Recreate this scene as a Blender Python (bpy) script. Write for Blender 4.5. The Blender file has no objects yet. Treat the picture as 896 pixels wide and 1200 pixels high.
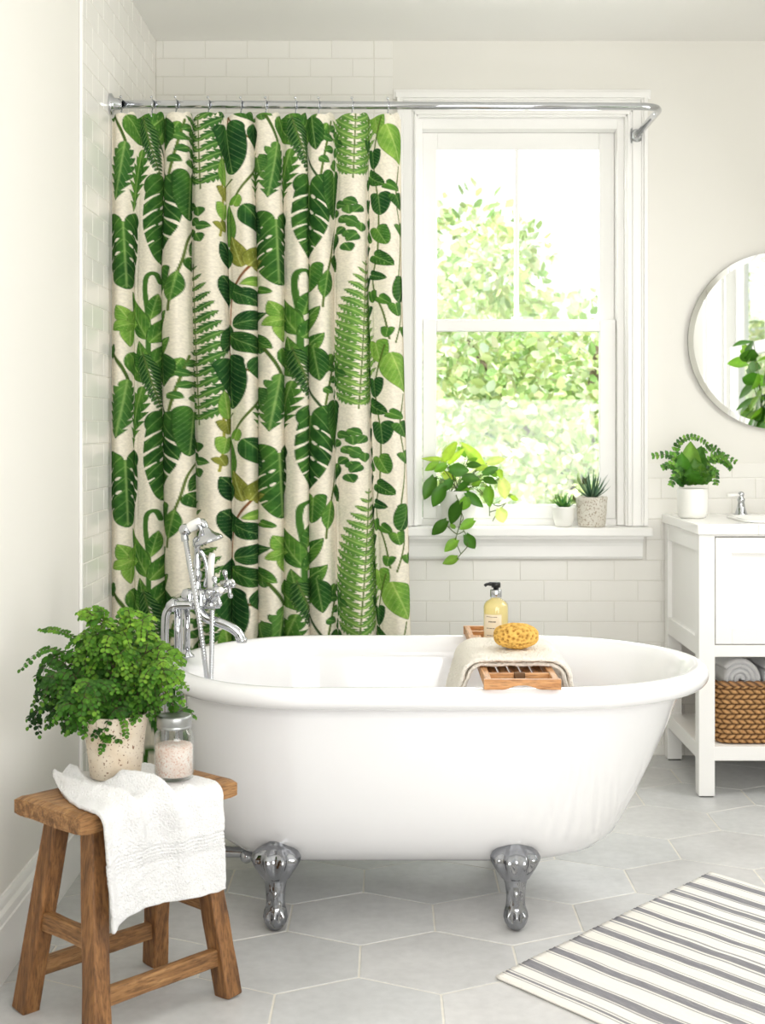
import bpy, math, random
import numpy as np
from mathutils import Vector, Matrix, noise as mnoise
PI = math.pi
random.seed(7)
scene = bpy.context.scene
COL = scene.collection

# ------------------------------------------------------------------ helpers
def lin(c):
    c = c / 255.0
    return c / 12.92 if c <= 0.04045 else ((c + 0.055) / 1.055) ** 2.4
def rgb(r, g, b): return (lin(r), lin(g), lin(b), 1.0)
CAMZ, FPX, CX0, CY0 = 1.2, 1600.0, 454.0, 501.0
def at(u, v, y):
    """point at distance y from the camera plane for a measured place in the photograph"""
    return Vector(((u - CX0) * y / FPX, y, CAMZ - (v - CY0) * y / FPX))

class MB:
    def __init__(s): s.v = []; s.f = []; s.c = []; s.uv = []
    def add(s, verts, faces, col=None, uv=None):
        o = len(s.v)
        s.v += [tuple(p) for p in verts]
        s.f += [tuple(i + o for i in f) for f in faces]
        if col is not None:
            s.c += ([col] * len(verts)) if not isinstance(col, list) else col
        if uv is not None: s.uv += uv
        return s
    def box(s, x0, x1, y0, y1, z0, z1, col=None):
        vs = [(x, y, z) for z in (z0, z1) for y in (y0, y1) for x in (x0, x1)]
        return s.add(vs, [(0, 2, 3, 1), (4, 5, 7, 6), (0, 1, 5, 4), (2, 6, 7, 3), (0, 4, 6, 2), (1, 3, 7, 5)], col)
    def hexa(s, b, t):
        """b, t : four bottom and four top corners, counter-clockwise from above"""
        return s.add(list(b) + list(t), [(3, 2, 1, 0), (4, 5, 6, 7), (0, 1, 5, 4), (1, 2, 6, 5), (2, 3, 7, 6), (3, 0, 4, 7)])
    def grid(s, P, closeu=False, closev=False, col=None, uv=None):
        nu, nv = len(P), len(P[0])
        vs = [p for r in P for p in r]; fs = []
        for i in range(nu if closeu else nu - 1):
            for j in range(nv if closev else nv - 1):
                i2, j2 = (i + 1) % nu, (j + 1) % nv
                fs.append((i * nv + j, i2 * nv + j, i2 * nv + j2, i * nv + j2))
        return s.add(vs, fs, col, uv)
    def lathe(s, prof, c=(0, 0, 0), n=48, sx=1, sy=1, fn=None, col=None):
        P = []
        for (r, z) in prof:
            row = []
            for k in range(n):
                a = 2 * PI * k / n
                rr = r if fn is None else fn(r, z, a)
                row.append((c[0] + rr * math.cos(a) * sx, c[1] + rr * math.sin(a) * sy, c[2] + z))
            P.append(row)
        # row index = v : flip to get outward normals
        vs = [p for r in P for p in r]; fs = []
        for i in range(len(P) - 1):
            for k in range(n):
                k2 = (k + 1) % n
                fs.append((i * n + k, i * n + k2, (i + 1) * n + k2, (i + 1) * n + k))
        if prof[0][0] > 1e-6: fs.append(tuple(reversed(range(n))))
        if prof[-1][0] > 1e-6: fs.append(tuple(range((len(P) - 1) * n, len(P) * n)))
        return s.add(vs, fs, col)
    def tube(s, path, r, n=12, cap=True, col=None, flat=1.0):
        path = [Vector(p) for p in path]; m = len(path)
        rad = r if isinstance(r, (list, tuple)) else [r] * m
        t0 = (path[1] - path[0]).normalized()
        ref = Vector((0, 0, 1)) if abs(t0.z) < 0.9 else Vector((1, 0, 0))
        nx = t0.cross(ref).normalized(); P = []
        for i in range(m):
            t = (path[min(i + 1, m - 1)] - path[max(i - 1, 0)]).normalized()
            nx = (nx - t * nx.dot(t)).normalized(); ny = t.cross(nx)
            P.append([path[i] + (nx * math.cos(2 * PI * k / n) + ny * math.sin(2 * PI * k / n) * flat) * rad[i] for k in range(n)])
        vs = [p for q in P for p in q]; fs = []
        for i in range(m - 1):
            for k in range(n):
                k2 = (k + 1) % n
                fs.append((i * n + k, i * n + k2, (i + 1) * n + k2, (i + 1) * n + k))
        if cap:
            fs.append(tuple(reversed(range(n)))); fs.append(tuple(range((m - 1) * n, m * n)))
        return s.add(vs, fs, col)
    def ball(s, c, r, n=16, sx=1, sy=1, sz=1, col=None):
        prof = [(r * math.sin(PI * i / n), -r * math.cos(PI * i / n) * sz) for i in range(n + 1)]
        return s.lathe(prof, c, n * 2 if n < 24 else 48, sx, sy, col=col)
    def build(s, name, mat, parent=None, smooth=True, bevel=0, sub=0, base=None, solid=0, seg=2, autosm=True):
        me = bpy.data.meshes.new(name)
        off = Vector(base) if base is not None else Vector((0, 0, 0))
        me.from_pydata([tuple(Vector(p) - off) for p in s.v], [], s.f)
        if s.c and len(s.c) == len(s.v):
            ca = me.color_attributes.new('Col', 'FLOAT_COLOR', 'POINT')
            ca.data.foreach_set('color', np.array(s.c, dtype=np.float32).ravel())
        if s.uv and len(s.uv) == len(s.v):
            ul = me.uv_layers.new(name='UVMap')
            li = np.empty(len(me.loops), dtype=np.int32); me.loops.foreach_get('vertex_index', li)
            ul.data.foreach_set('uv', np.array(s.uv, dtype=np.float32)[li].ravel())
        o = bpy.data.objects.new(name, me); COL.objects.link(o)
        if mat: me.materials.append(mat)
        if parent: o.parent = parent
        if base is not None and not parent: o.location = off
        me.polygons.foreach_set('use_smooth', [smooth] * len(me.polygons))
        if solid:
            m = o.modifiers.new('solid', 'SOLIDIFY'); m.thickness = solid; m.offset = 1.0
        if bevel:
            m = o.modifiers.new('bevel', 'BEVEL'); m.width = bevel; m.segments = seg; m.limit_method = 'ANGLE'; m.angle_limit = 0.6
            m.harden_normals = False
        if sub:
            m = o.modifiers.new('sub', 'SUBSURF'); m.levels = sub; m.render_levels = sub
        return o

def tag(o, label=None, cat=None, group=None, kind=None):
    if label: o['label'] = label
    if cat: o['category'] = cat
    if group: o['group'] = group
    if kind: o['kind'] = kind
    return o
def empty(name, loc=(0, 0, 0), rz=0, label=None, cat=None, group=None, kind=None):
    o = bpy.data.objects.new(name, None); COL.objects.link(o)
    o.location = loc; o.rotation_euler = (0, 0, rz); o.empty_display_size = 0.05
    return tag(o, label, cat, group, kind)
def copy_tree(o, parent=None):
    c = o.copy(); COL.objects.link(c)
    if parent: c.parent = parent
    for ch in list(o.children): copy_tree(ch, c)
    return c
def smoothpath(pts, n=8):
    pts = [Vector(p) for p in pts]; out = []
    for i in range(len(pts) - 1):
        p0, p1, p2, p3 = pts[max(i - 1, 0)], pts[i], pts[i + 1], pts[min(i + 2, len(pts) - 1)]
        for k in range(n):
            t = k / n
            out.append(0.5 * ((2 * p1) + (p2 - p0) * t + (2 * p0 - 5 * p1 + 4 * p2 - p3) * t * t + (3 * p1 - p0 - 3 * p2 + p3) * t ** 3))
    out.append(pts[-1]); return out

# ------------------------------------------------------------------ materials
def newmat(name):
    m = bpy.data.materials.new(name); m.use_nodes = True
    nt = m.node_tree; b = nt.nodes['Principled BSDF']
    return m, nt, b
def N(nt, t, **kw):
    n = nt.nodes.new(t)
    for k, v in kw.items():
        if k in n.inputs: n.inputs[k].default_value = v
        else: setattr(n, k, v)
    return n
def coords(nt, scale=(1, 1, 1), which='Object', rot=(0, 0, 0)):
    tc = N(nt, 'ShaderNodeTexCoord'); mp = N(nt, 'ShaderNodeMapping')
    mp.inputs['Scale'].default_value = scale; mp.inputs['Rotation'].default_value = rot
    nt.links.new(tc.outputs[which], mp.inputs['Vector']); return mp.outputs['Vector']
def plain(name, c, rough=0.5, metal=0.0, vary=0.06, nscale=6, bump=0.0, bscale=60, coat=0.0, c2=None, spec=0.5, bdist=0.002, sss=0.0, stretch=(1, 1, 1)):
    m, nt, b = newmat(name)
    v = coords(nt, stretch)
    no = N(nt, 'ShaderNodeTexNoise', Scale=nscale, Detail=4.0); nt.links.new(v, no.inputs['Vector'])
    mix = N(nt, 'ShaderNodeMix', data_type='RGBA')
    c2 = c2 or tuple(x * (1 - vary) for x in c[:3]) + (1,)
    mix.inputs['A'].default_value = c; mix.inputs['B'].default_value = c2
    nt.links.new(no.outputs['Fac'], mix.inputs['Factor'])
    nt.links.new(mix.outputs['Result'], b.inputs['Base Color'])
    b.inputs['Roughness'].default_value = rough; b.inputs['Metallic'].default_value = metal
    b.inputs['Specular IOR Level'].default_value = spec
    b.inputs['Coat Weight'].default_value = coat; b.inputs['Coat Roughness'].default_value = 0.03
    if sss:
        b.inputs['Subsurface Weight'].default_value = sss; b.inputs['Subsurface Radius'].default_value = (0.01, 0.01, 0.01)
    if bump:
        n2 = N(nt, 'ShaderNodeTexNoise', Scale=bscale, Detail=3.0); nt.links.new(v, n2.inputs['Vector'])
        bp = N(nt, 'ShaderNodeBump', Strength=bump, Distance=bdist)
        nt.links.new(n2.outputs['Fac'], bp.inputs['Height']); nt.links.new(bp.outputs['Normal'], b.inputs['Normal'])
    return m
def wood(name, cols, stretch, scale=9, rough=0.55):
    m, nt, b = newmat(name)
    v = coords(nt, stretch)
    no = N(nt, 'ShaderNodeTexNoise', Scale=scale, Detail=8.0, Roughness=0.65, Distortion=0.6); nt.links.new(v, no.inputs['Vector'])
    cr = N(nt, 'ShaderNodeValToRGB'); e = cr.color_ramp.elements
    e[0].position, e[0].color = 0.30, cols[0]; e[1].position, e[1].color = 0.72, cols[2]
    k = e.new(0.5); k.color = cols[1]
    nt.links.new(no.outputs['Fac'], cr.inputs['Fac'])
    n2 = N(nt, 'ShaderNodeTexNoise', Scale=scale * 5, Detail=4.0); nt.links.new(v, n2.inputs['Vector'])
    c2 = N(nt, 'ShaderNodeValToRGB'); c2.color_ramp.elements[0].position = 0.36; c2.color_ramp.elements[1].position = 0.52
    c2.color_ramp.elements[0].color = (0.45, 0.42, 0.4, 1)
    nt.links.new(n2.outputs['Fac'], c2.inputs['Fac'])
    mx = N(nt, 'ShaderNodeMix', data_type='RGBA', blend_type='MULTIPLY'); mx.inputs['Factor'].default_value = 0.75
    nt.links.new(cr.outputs['Color'], mx.inputs['A']); nt.links.new(c2.outputs['Color'], mx.inputs['B'])
    nt.links.new(mx.outputs['Result'], b.inputs['Base Color'])
    b.inputs['Roughness'].default_value = rough
    bp = N(nt, 'ShaderNodeBump', Strength=0.35, Distance=0.003)
    nt.links.new(n2.outputs['Fac'], bp.inputs['Height']); nt.links.new(bp.outputs['Normal'], b.inputs['Normal'])
    return m
def vcol(name, rough=0.5, bump=0.0, bscale=300, transl=0.0, spec=0.5, coat=0.0, bdist=0.001, vary=0.12, nscale=40):
    """colour carried by the mesh, broken up by noise; optional translucency for leaves and cloth"""
    m, nt, b = newmat(name)
    a = N(nt, 'ShaderNodeAttribute', attribute_name='Col')
    v = coords(nt)
    no = N(nt, 'ShaderNodeTexNoise', Scale=nscale, Detail=3.0); nt.links.new(v, no.inputs['Vector'])
    mr = N(nt, 'ShaderNodeMapRange'); mr.inputs['To Min'].default_value = 1 - vary; mr.inputs['To Max'].default_value = 1 + vary
    nt.links.new(no.outputs['Fac'], mr.inputs['Value'])
    mx = N(nt, 'ShaderNodeVectorMath', operation='SCALE')
    nt.links.new(a.outputs['Color'], mx.inputs[0]); nt.links.new(mr.outputs['Result'], mx.inputs['Scale'])
    nt.links.new(mx.outputs['Vector'], b.inputs['Base Color'])
    b.inputs['Roughness'].default_value = rough; b.inputs['Specular IOR Level'].default_value = spec
    b.inputs['Coat Weight'].default_value = coat
    if bump:
        n2 = N(nt, 'ShaderNodeTexNoise', Scale=bscale, Detail=2.0); nt.links.new(v, n2.inputs['Vector'])
        bp = N(nt, 'ShaderNodeBump', Strength=bump, Distance=bdist)
        nt.links.new(n2.outputs['Fac'], bp.inputs['Height']); nt.links.new(bp.outputs['Normal'], b.inputs['Normal'])
    if transl:
        tr = N(nt, 'ShaderNodeBsdfTranslucent'); ms = N(nt, 'ShaderNodeMixShader'); ms.inputs[0].default_value = transl
        out = nt.nodes['Material Output']
        nt.links.new(mx.outputs['Vector'], tr.inputs['Color'])
        nt.links.new(b.outputs[0], ms.inputs[1]); nt.links.new(tr.outputs[0], ms.inputs[2]); nt.links.new(ms.outputs[0], out.inputs[0])
    return m
def pane_mat(name, tint=(1, 1, 1, 1), refl=0.5):
    m, nt, b = newmat(name); nt.nodes.remove(b)
    tr = N(nt, 'ShaderNodeBsdfTransparent', Color=tint); gl = N(nt, 'ShaderNodeBsdfGlossy', Roughness=0.02)
    fr = N(nt, 'ShaderNodeLayerWeight', Blend=0.25); pw = N(nt, 'ShaderNodeMath', operation='POWER'); pw.inputs[1].default_value = 1.6
    mu = N(nt, 'ShaderNodeMath', operation='MULTIPLY_ADD'); mu.inputs[1].default_value = refl; mu.inputs[2].default_value = .03
    ms = N(nt, 'ShaderNodeMixShader'); no = N(nt, 'ShaderNodeTexNoise', Scale=2.0)
    bp = N(nt, 'ShaderNodeBump', Strength=0.02); nt.links.new(no.outputs['Fac'], bp.inputs['Height']); nt.links.new(bp.outputs['Normal'], gl.inputs['Normal'])
    nt.links.new(fr.outputs['Facing'], pw.inputs[0]); nt.links.new(pw.outputs[0], mu.inputs[0]); nt.links.new(mu.outputs[0], ms.inputs[0])
    nt.links.new(tr.outputs[0], ms.inputs[1]); nt.links.new(gl.outputs[0], ms.inputs[2])
    nt.links.new(ms.outputs[0], nt.nodes['Material Output'].inputs[0]); return m

M = {}
M['wall'] = plain('wall_paint', rgb(234, 232, 226), 0.75, vary=0.02, nscale=3, bump=0.04, bscale=220)
M['ceil'] = plain('ceiling_paint', rgb(243, 242, 239), 0.8, vary=0.015, nscale=2)
M['trim'] = plain('white_trim_paint', rgb(248, 247, 245), 0.38, vary=0.015, nscale=4)
M['tile'] = plain('white_glazed_tile', rgb(242, 240, 235), 0.16, vary=0.035, nscale=5, bump=0.03, bscale=14, bdist=0.004)
M['grout'] = plain('pale_grout', rgb(224, 221, 213), 0.85, vary=0.06, nscale=40)
M['enamel'] = plain('white_enamel', rgb(243, 243, 245), 0.14, vary=0.01, nscale=2, coat=0.5)
M['chrome'] = plain('polished_chrome', rgb(200, 202, 206), 0.07, metal=1.0, vary=0.05, nscale=8)
M['foot_chrome'] = plain('shade_toned_chrome', rgb(158, 160, 165), 0.1, metal=1.0, vary=0.08, nscale=12)  # chrome toned darker to stand for the dim surroundings it reflects
M['porcelain'] = plain('white_porcelain', rgb(244, 243, 240), 0.12, vary=0.02)
M['towel'] = plain('white_terry', rgb(246, 246, 247), 0.95, vary=0.05, nscale=120, bump=1.0, bscale=230, bdist=0.006, spec=0.1)
M['cream_towel'] = plain('cream_terry', rgb(250, 244, 233), 0.95, vary=0.10, nscale=160, bump=1.0, bscale=170, bdist=0.008, spec=0.1)
W1 = [rgb(92, 62, 34), rgb(150, 108, 66), rgb(192, 148, 98)]
M['wood_x'] = wood('weathered_wood_along', W1, (1.2, 9, 9), 6)
M['wood_z'] = wood('weathered_wood_upright', [rgb(84, 54, 30), rgb(134, 92, 52), rgb(172, 124, 76)], (9, 9, 1.0), 6)
M['wood_y'] = wood('weathered_wood_across', W1, (9, 1.2, 9), 6)
W2 = [rgb(176, 118, 66), rgb(198, 142, 88), rgb(218, 168, 112)]
M['bamboo_x'] = wood('tray_wood_across', W2, (1.5, 14, 14), 4, 0.45)
M['bamboo_y'] = wood('tray_wood_along', W2, (14, 1.5, 14), 4, 0.45)
M['leaf'] = vcol('leaf_green', 0.38, transl=0.42, spec=0.5, vary=0.25, nscale=60)
M['fernleaf'] = vcol('fern_green', 0.55, transl=0.3, spec=0.3, vary=0.2)
M['stem'] = plain('stem_green', rgb(92, 112, 44), 0.6, vary=0.3, nscale=30)
M['darkstem'] = plain('fern_stem_brown', rgb(62, 48, 26), 0.6, vary=0.3, nscale=30)
M['soil'] = plain('dark_soil', rgb(50, 38, 28), 0.95, vary=0.5, nscale=80, bump=0.8, bscale=120, bdist=0.01)
M['redgravel'] = plain('reddish_gravel', rgb(150, 84, 66), 0.9, vary=0.5, nscale=120, bump=0.8, bscale=160, bdist=0.01)
M['whitepot'] = plain('white_ceramic', rgb(240, 239, 234), 0.35, vary=0.03, bump=0.05, bscale=30)
M['bark'] = plain('tree_bark', rgb(120, 104, 84), 0.9, vary=0.4, nscale=12, bump=0.5, bscale=20, bdist=0.02)
M['grass'] = plain('garden_grass', rgb(168, 172, 148), 0.9, vary=0.4, nscale=3)
M['pane'] = pane_mat('window_glass', (0.98, 1, 0.99, 1), 0.4)
M['jarglass'] = pane_mat('jar_glass', (0.97, 0.98, 0.98, 1), .7)
M['lid'] = plain('brushed_zinc', rgb(176, 178, 178), 0.35, metal=1.0, vary=0.2, nscale=50)
M['black'] = plain('black_plastic', rgb(22, 22, 23), 0.3, vary=0.1)
M['paper'] = plain('cream_label_paper', rgb(240, 226, 200), 0.7, vary=0.03)
M['ink'] = plain('brown_ink', rgb(120, 104, 84), 0.7, vary=0.05)
M['clasp'] = plain('brown_metal_clasp', rgb(104, 76, 50), 0.4, metal=.6)
M['gap'] = plain('dark_gap', rgb(60, 58, 52), 0.8)

def speckled(name, base, spot, spot2, scale, amt):
    m, nt, b = newmat(name); v = coords(nt)
    n1 = N(nt, 'ShaderNodeTexNoise', Scale=scale, Detail=2.0); n2 = N(nt, 'ShaderNodeTexNoise', Scale=scale * 0.12, Detail=4.0)
    nt.links.new(v, n1.inputs['Vector']); nt.links.new(v, n2.inputs['Vector'])
    r1 = N(nt, 'ShaderNodeValToRGB'); r1.color_ramp.elements[0].position = amt; r1.color_ramp.elements[1].position = amt + 0.04
    r2 = N(nt, 'ShaderNodeValToRGB'); r2.color_ramp.elements[0].position = 0.4; r2.color_ramp.elements[1].position = 0.75
    r2.color_ramp.elements[0].color = base; r2.color_ramp.elements[1].color = spot2
    nt.links.new(n1.outputs['Fac'], r1.inputs['Fac']); nt.links.new(n2.outputs['Fac'], r2.inputs['Fac'])
    mx = N(nt, 'ShaderNodeMix', data_type='RGBA'); mx.inputs['B'].default_value = spot
    nt.links.new(r1.outputs['Color'], mx.inputs['Factor']); nt.links.new(r2.outputs['Color'], mx.inputs['A'])
    nt.links.new(mx.outputs['Result'], b.inputs['Base Color']); b.inputs['Roughness'].default_value = 0.75
    bp = N(nt, 'ShaderNodeBump', Strength=0.3, Distance=0.002); nt.links.new(n1.outputs['Fac'], bp.inputs['Height']); nt.links.new(bp.outputs['Normal'], b.inputs['Normal'])
    return m
M['stonepot'] = speckled('speckled_stoneware', rgb(224, 212, 194), rgb(120, 82, 54), rgb(212, 194, 170), 190, 0.635)
M['concretepot'] = speckled('speckled_grey_ceramic', rgb(226, 222, 212), rgb(176, 162, 142), rgb(214, 208, 196), 160, 0.56)
M['salt'] = speckled('pink_bath_salt', rgb(246, 234, 226), rgb(224, 184, 164), rgb(234, 208, 194), 260, 0.56)

def soap():
    m, nt, b = newmat('amber_liquid_soap'); v = coords(nt)
    no = N(nt, 'ShaderNodeTexNoise', Scale=9.0); nt.links.new(v, no.inputs['Vector'])
    mx = N(nt, 'ShaderNodeMix', data_type='RGBA'); mx.inputs['A'].default_value = rgb(255, 246, 200); mx.inputs['B'].default_value = rgb(251, 237, 172)
    nt.links.new(no.outputs['Fac'], mx.inputs['Factor']); nt.links.new(mx.outputs['Result'], b.inputs['Base Color'])
    b.inputs['Roughness'].default_value = 0.08; b.inputs['Coat Weight'].default_value = 0.4
    tr = N(nt, 'ShaderNodeBsdfTranslucent'); nt.links.new(mx.outputs['Result'], tr.inputs['Color'])
    ms = N(nt, 'ShaderNodeMixShader'); ms.inputs[0].default_value = 0.6
    nt.links.new(b.outputs[0], ms.inputs[1]); nt.links.new(tr.outputs[0], ms.inputs[2]); nt.links.new(ms.outputs[0], nt.nodes['Material Output'].inputs[0])
    return m
M['soap'] = soap()

# ------------------------------------------------------------------ setting
XL, YW, ZC, XR = -0.853, 5.0, 2.616, 2.10
Y0 = -0.4
# back wall with its window opening
OX0, OX1, OZ0, OZ1 = 0.095, 0.89, 0.815, 2.36
w = MB()
w.box(XL - .12, OX0, YW, YW + .14, 0, ZC); w.box(OX1, XR + .12, YW, YW + .14, 0, ZC)
w.box(OX0, OX1, YW, YW + .14, 0, OZ0); w.box(OX0, OX1, YW, YW + .14, OZ1, ZC)
tag(w.build('wall_back', M['wall'], smooth=False), kind='structure')
w = MB(); w.box(XL - .12, XL, Y0, YW, 0, ZC)
tag(w.build('wall_left', M['wall'], smooth=False), kind='structure')
# right wall with its window opening
RY0, RY1, RZ0, RZ1 = 1.42, 3.36, 0.80, 2.40
w = MB(); w.box(XR, XR + .12, Y0, RY0, 0, ZC); w.box(XR, XR + .12, RY1, YW, 0, ZC)
w.box(XR, XR + .12, RY0, RY1, 0, RZ0); w.box(XR, XR + .12, RY0, RY1, RZ1, ZC)
tag(w.build('wall_right', M['wall'], smooth=False), kind='structure')
w = MB(); w.box(XL - .12, XR + .12, Y0 - .12, Y0, 0, ZC)
tag(w.build('wall_front', M['wall'], smooth=False), kind='structure')
w = MB(); w.box(XL - .12, XR + .12, Y0, YW + .14, ZC, ZC + .1)
tag(w.build('ceiling', M['ceil'], smooth=False), kind='structure')

# floor : large hexagonal tiles over grout
def floor():
    m = MB(); W, PY = 0.352, 0.272; hy = PY / 1.5; g = 0.0022; c = 0.0014; random.seed(3)
    x0, y00 = -0.063, 2.80
    gcol = rgb(224, 220, 210)
    m.add([(XL - .1, Y0, -.0012), (XR + .1, Y0, -.0012), (XR + .1, YW + .1, -.0012), (XL - .1, YW + .1, -.0012)], [(0, 1, 2, 3)], gcol)
    m.add([(XL - .1, Y0, -.06), (XR + .1, Y0, -.06), (XR + .1, YW + .1, -.06), (XL - .1, YW + .1, -.06)], [(3, 2, 1, 0)], gcol)
    for j in range(-14, 10):
        for i in range(-5, 9):
            cx = x0 + (i + (0.5 if j % 2 else 0)) * W; cy = y00 + j * PY
            if not (XL - .3 < cx < XR + .3 and Y0 - .2 < cy < YW + .3): continue
            k = random.uniform(0.93, 1.05); t = random.uniform(-.008, .008)
            b = (lin(203) * k + t, lin(203) * k, lin(203) * k - t * .5, 1)
            def hexp(s, z):
                out = []
                for (dx, dy) in ((0, -1), (1, -.5), (1, .5), (0, 1), (-1, .5), (-1, -.5)):
                    px = min(max(cx + dx * (W / 2 - s), XL - .1), XR + .1); py = min(max(cy + dy * (hy - s * 1.15), Y0), YW + .1)
                    out.append((px, py, z))
                return out
            a0, a1, a2 = hexp(g, -.004), hexp(g, -c), hexp(g + c, 0.0)
            m.add(a0 + a1 + a2, [(12, 13, 14, 15, 16, 17)] + [(6 * r + q, 6 * r + (q + 1) % 6, 6 * r + 6 + (q + 1) % 6, 6 * r + 6 + q) for r in (0, 1) for q in range(6)], b)
    mt, nt, bs = newmat('grey_stone_tile')
    a = N(nt, 'ShaderNodeAttribute', attribute_name='Col'); v = coords(nt)
    n1 = N(nt, 'ShaderNodeTexNoise', Scale=3.5, Detail=6.0, Roughness=0.6); n2 = N(nt, 'ShaderNodeTexNoise', Scale=38.0, Detail=4.0)
    nt.links.new(v, n1.inputs['Vector']); nt.links.new(v, n2.inputs['Vector'])
    ad = N(nt, 'ShaderNodeMath', operation='ADD'); nt.links.new(n1.outputs['Fac'], ad.inputs[0])
    mu = N(nt, 'ShaderNodeMath', operation='MULTIPLY'); mu.inputs[1].default_value = 0.4; nt.links.new(n2.outputs['Fac'], mu.inputs[0]); nt.links.new(mu.outputs[0], ad.inputs[1])
    mr = N(nt, 'ShaderNodeMapRange'); mr.inputs['From Min'].default_value = 0.4; mr.inputs['From Max'].default_value = 1.0
    mr.inputs['To Min'].default_value = 0.80; mr.inputs['To Max'].default_value = 1.16
    nt.links.new(ad.outputs[0], mr.inputs['Value'])
    sc = N(nt, 'ShaderNodeVectorMath', operation='SCALE'); nt.links.new(a.outputs['Color'], sc.inputs[0]); nt.links.new(mr.outputs['Result'], sc.inputs['Scale'])
    nt.links.new(sc.outputs['Vector'], bs.inputs['Base Color']); bs.inputs['Roughness'].default_value = 0.42
    bp = N(nt, 'ShaderNodeBump', Strength=0.08, Distance=0.003); nt.links.new(n2.outputs['Fac'], bp.inputs['Height']); nt.links.new(bp.outputs['Normal'], bs.inputs['Normal'])
    tag(m.build('floor', mt, smooth=False), kind='structure')
floor()

# glazed wall tiles (subway) : slabs of little chamfered tiles on a grout bed
def tiles(name, spans, to3, depth=0.006):
    """spans: list of (a0,a1,b0,b1, pitch_a, pitch_b, offs_a, rows_from_top, stagger)"""
    m = MB(); gb = MB()
    for (a0, a1, b0, b1, pa, pb, oa, stag) in spans:
        gb.add([to3(a0, b0, depth * .72), to3(a1, b0, depth * .72), to3(a1, b1, depth * .72), to3(a0, b1, depth * .72)], [(0, 1, 2, 3)])
        top = b1; r = 0
        while top > b0 + 1e-4:
            bot = max(top - pb, b0)
            x = oa + (pa * .5 if (r % 2 and stag) else 0)
            x -= math.ceil((x - a0) / pa) * pa
            while x < a1 - 1e-4:
                l, rr = max(x, a0), min(x + pa, a1)
                if rr - l > 0.006 and top - bot > 0.006:
                    g = 0.0009; c = 0.0018
                    q0 = [to3(l + g, bot + g, 0), to3(rr - g, bot + g, 0), to3(rr - g, top - g, 0), to3(l + g, top - g, 0)]
                    q1 = [to3(l + g, bot + g, depth - c * .5), to3(rr - g, bot + g, depth - c * .5), to3(rr - g, top - g, depth - c * .5), to3(l + g, top - g, depth - c * .5)]
                    j = [random.uniform(-.0003, .0003) for _ in range(4)]
                    q2 = [to3(l + g + c, bot + g + c, depth + j[0]), to3(rr - g - c, bot + g + c, depth + j[1]), to3(rr - g - c, top - g - c, depth + j[2]), to3(l + g + c, top - g - c, depth + j[3])]
                    m.add(q0 + q1 + q2, [(8, 9, 10, 11)] + [(4 * k + i, 4 * k + (i + 1) % 4, 4 * k + 4 + (i + 1) % 4, 4 * k + 4 + i) for k in (0, 1) for i in range(4)])
                x += pa
            top = bot; r += 1
    o = m.build(name, M['tile'], smooth=False); tag(o, kind='structure')
    tag(gb.build('grout_bed', M['grout'], o, smooth=False)); return o
XA = -0.05; XB = 0.02     # end of the tiled alcove, then a stacked end column
tiles('trim_1', [(XL + .006, XA, 0.0, ZC, .154, .0665, (191 - 454) / 320, True), (XA, XB, 0.0, ZC, .07, .0665, XA, False)],
      lambda a, b, d: (a, YW - d, b))
tiles('trim_2', [(XB, 2.10, 0.0, .7146, .172, .0751, .14, True), (.945, 2.10, .7146, 1.015, .172, .0751, .14, True), (.945, 2.10, 1.015, 1.07, .172, .055, .226, False)],
      lambda a, b, d: (a, YW - d, b))
tiles('trim_3', [(3.79, YW - .006, 0.0, ZC, .154, .0665, 3.79, True)], lambda a, b, d: (XL + d, YW + 3.79 - a, b))
m = MB(); m.box(XL, XL + .009, 3.772, 3.79, 0, ZC)
tag(m.build('trim_4', M['trim'], smooth=False, bevel=.003), kind='structure')
# baseboard on the left wall with a moulded cap, and the foot of a door casing at the picture's left edge
def prism_y(m, prof, y0, y1):
    n = len(prof); vs = [(x, y0, z) for x, z in prof] + [(x, y1, z) for x, z in prof]
    m.add(vs, [(i, i + n, (i + 1) % n + n, (i + 1) % n) for i in range(n)] + [tuple(range(n)), tuple(reversed(range(n, 2 * n)))])
def prism_x(m, prof, x0, x1):
    n = len(prof); vs = [(x0, y, z) for y, z in prof] + [(x1, y, z) for y, z in prof]
    m.add(vs, [(i, (i + 1) % n, (i + 1) % n + n, i + n) for i in range(n)] + [tuple(reversed(range(n))), tuple(range(n, 2 * n))])
m = MB(); bx = XL
prism_y(m, [(bx, 0), (bx, .168), (bx + .006, .168), (bx + .010, .160), (bx + .012, .148), (bx + .020, .142), (bx + .021, .125), (bx + .024, .122), (bx + .024, 0)], 2.84, 3.772)
tag(m.build('baseboard_left', M['trim'], smooth=False), kind='structure')
m = MB(); m.box(XL, XL + .032, 2.70, 2.84, 0, .24)
tag(m.build('trim_5', M['trim'], smooth=False, bevel=.004), kind='structure')

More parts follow.
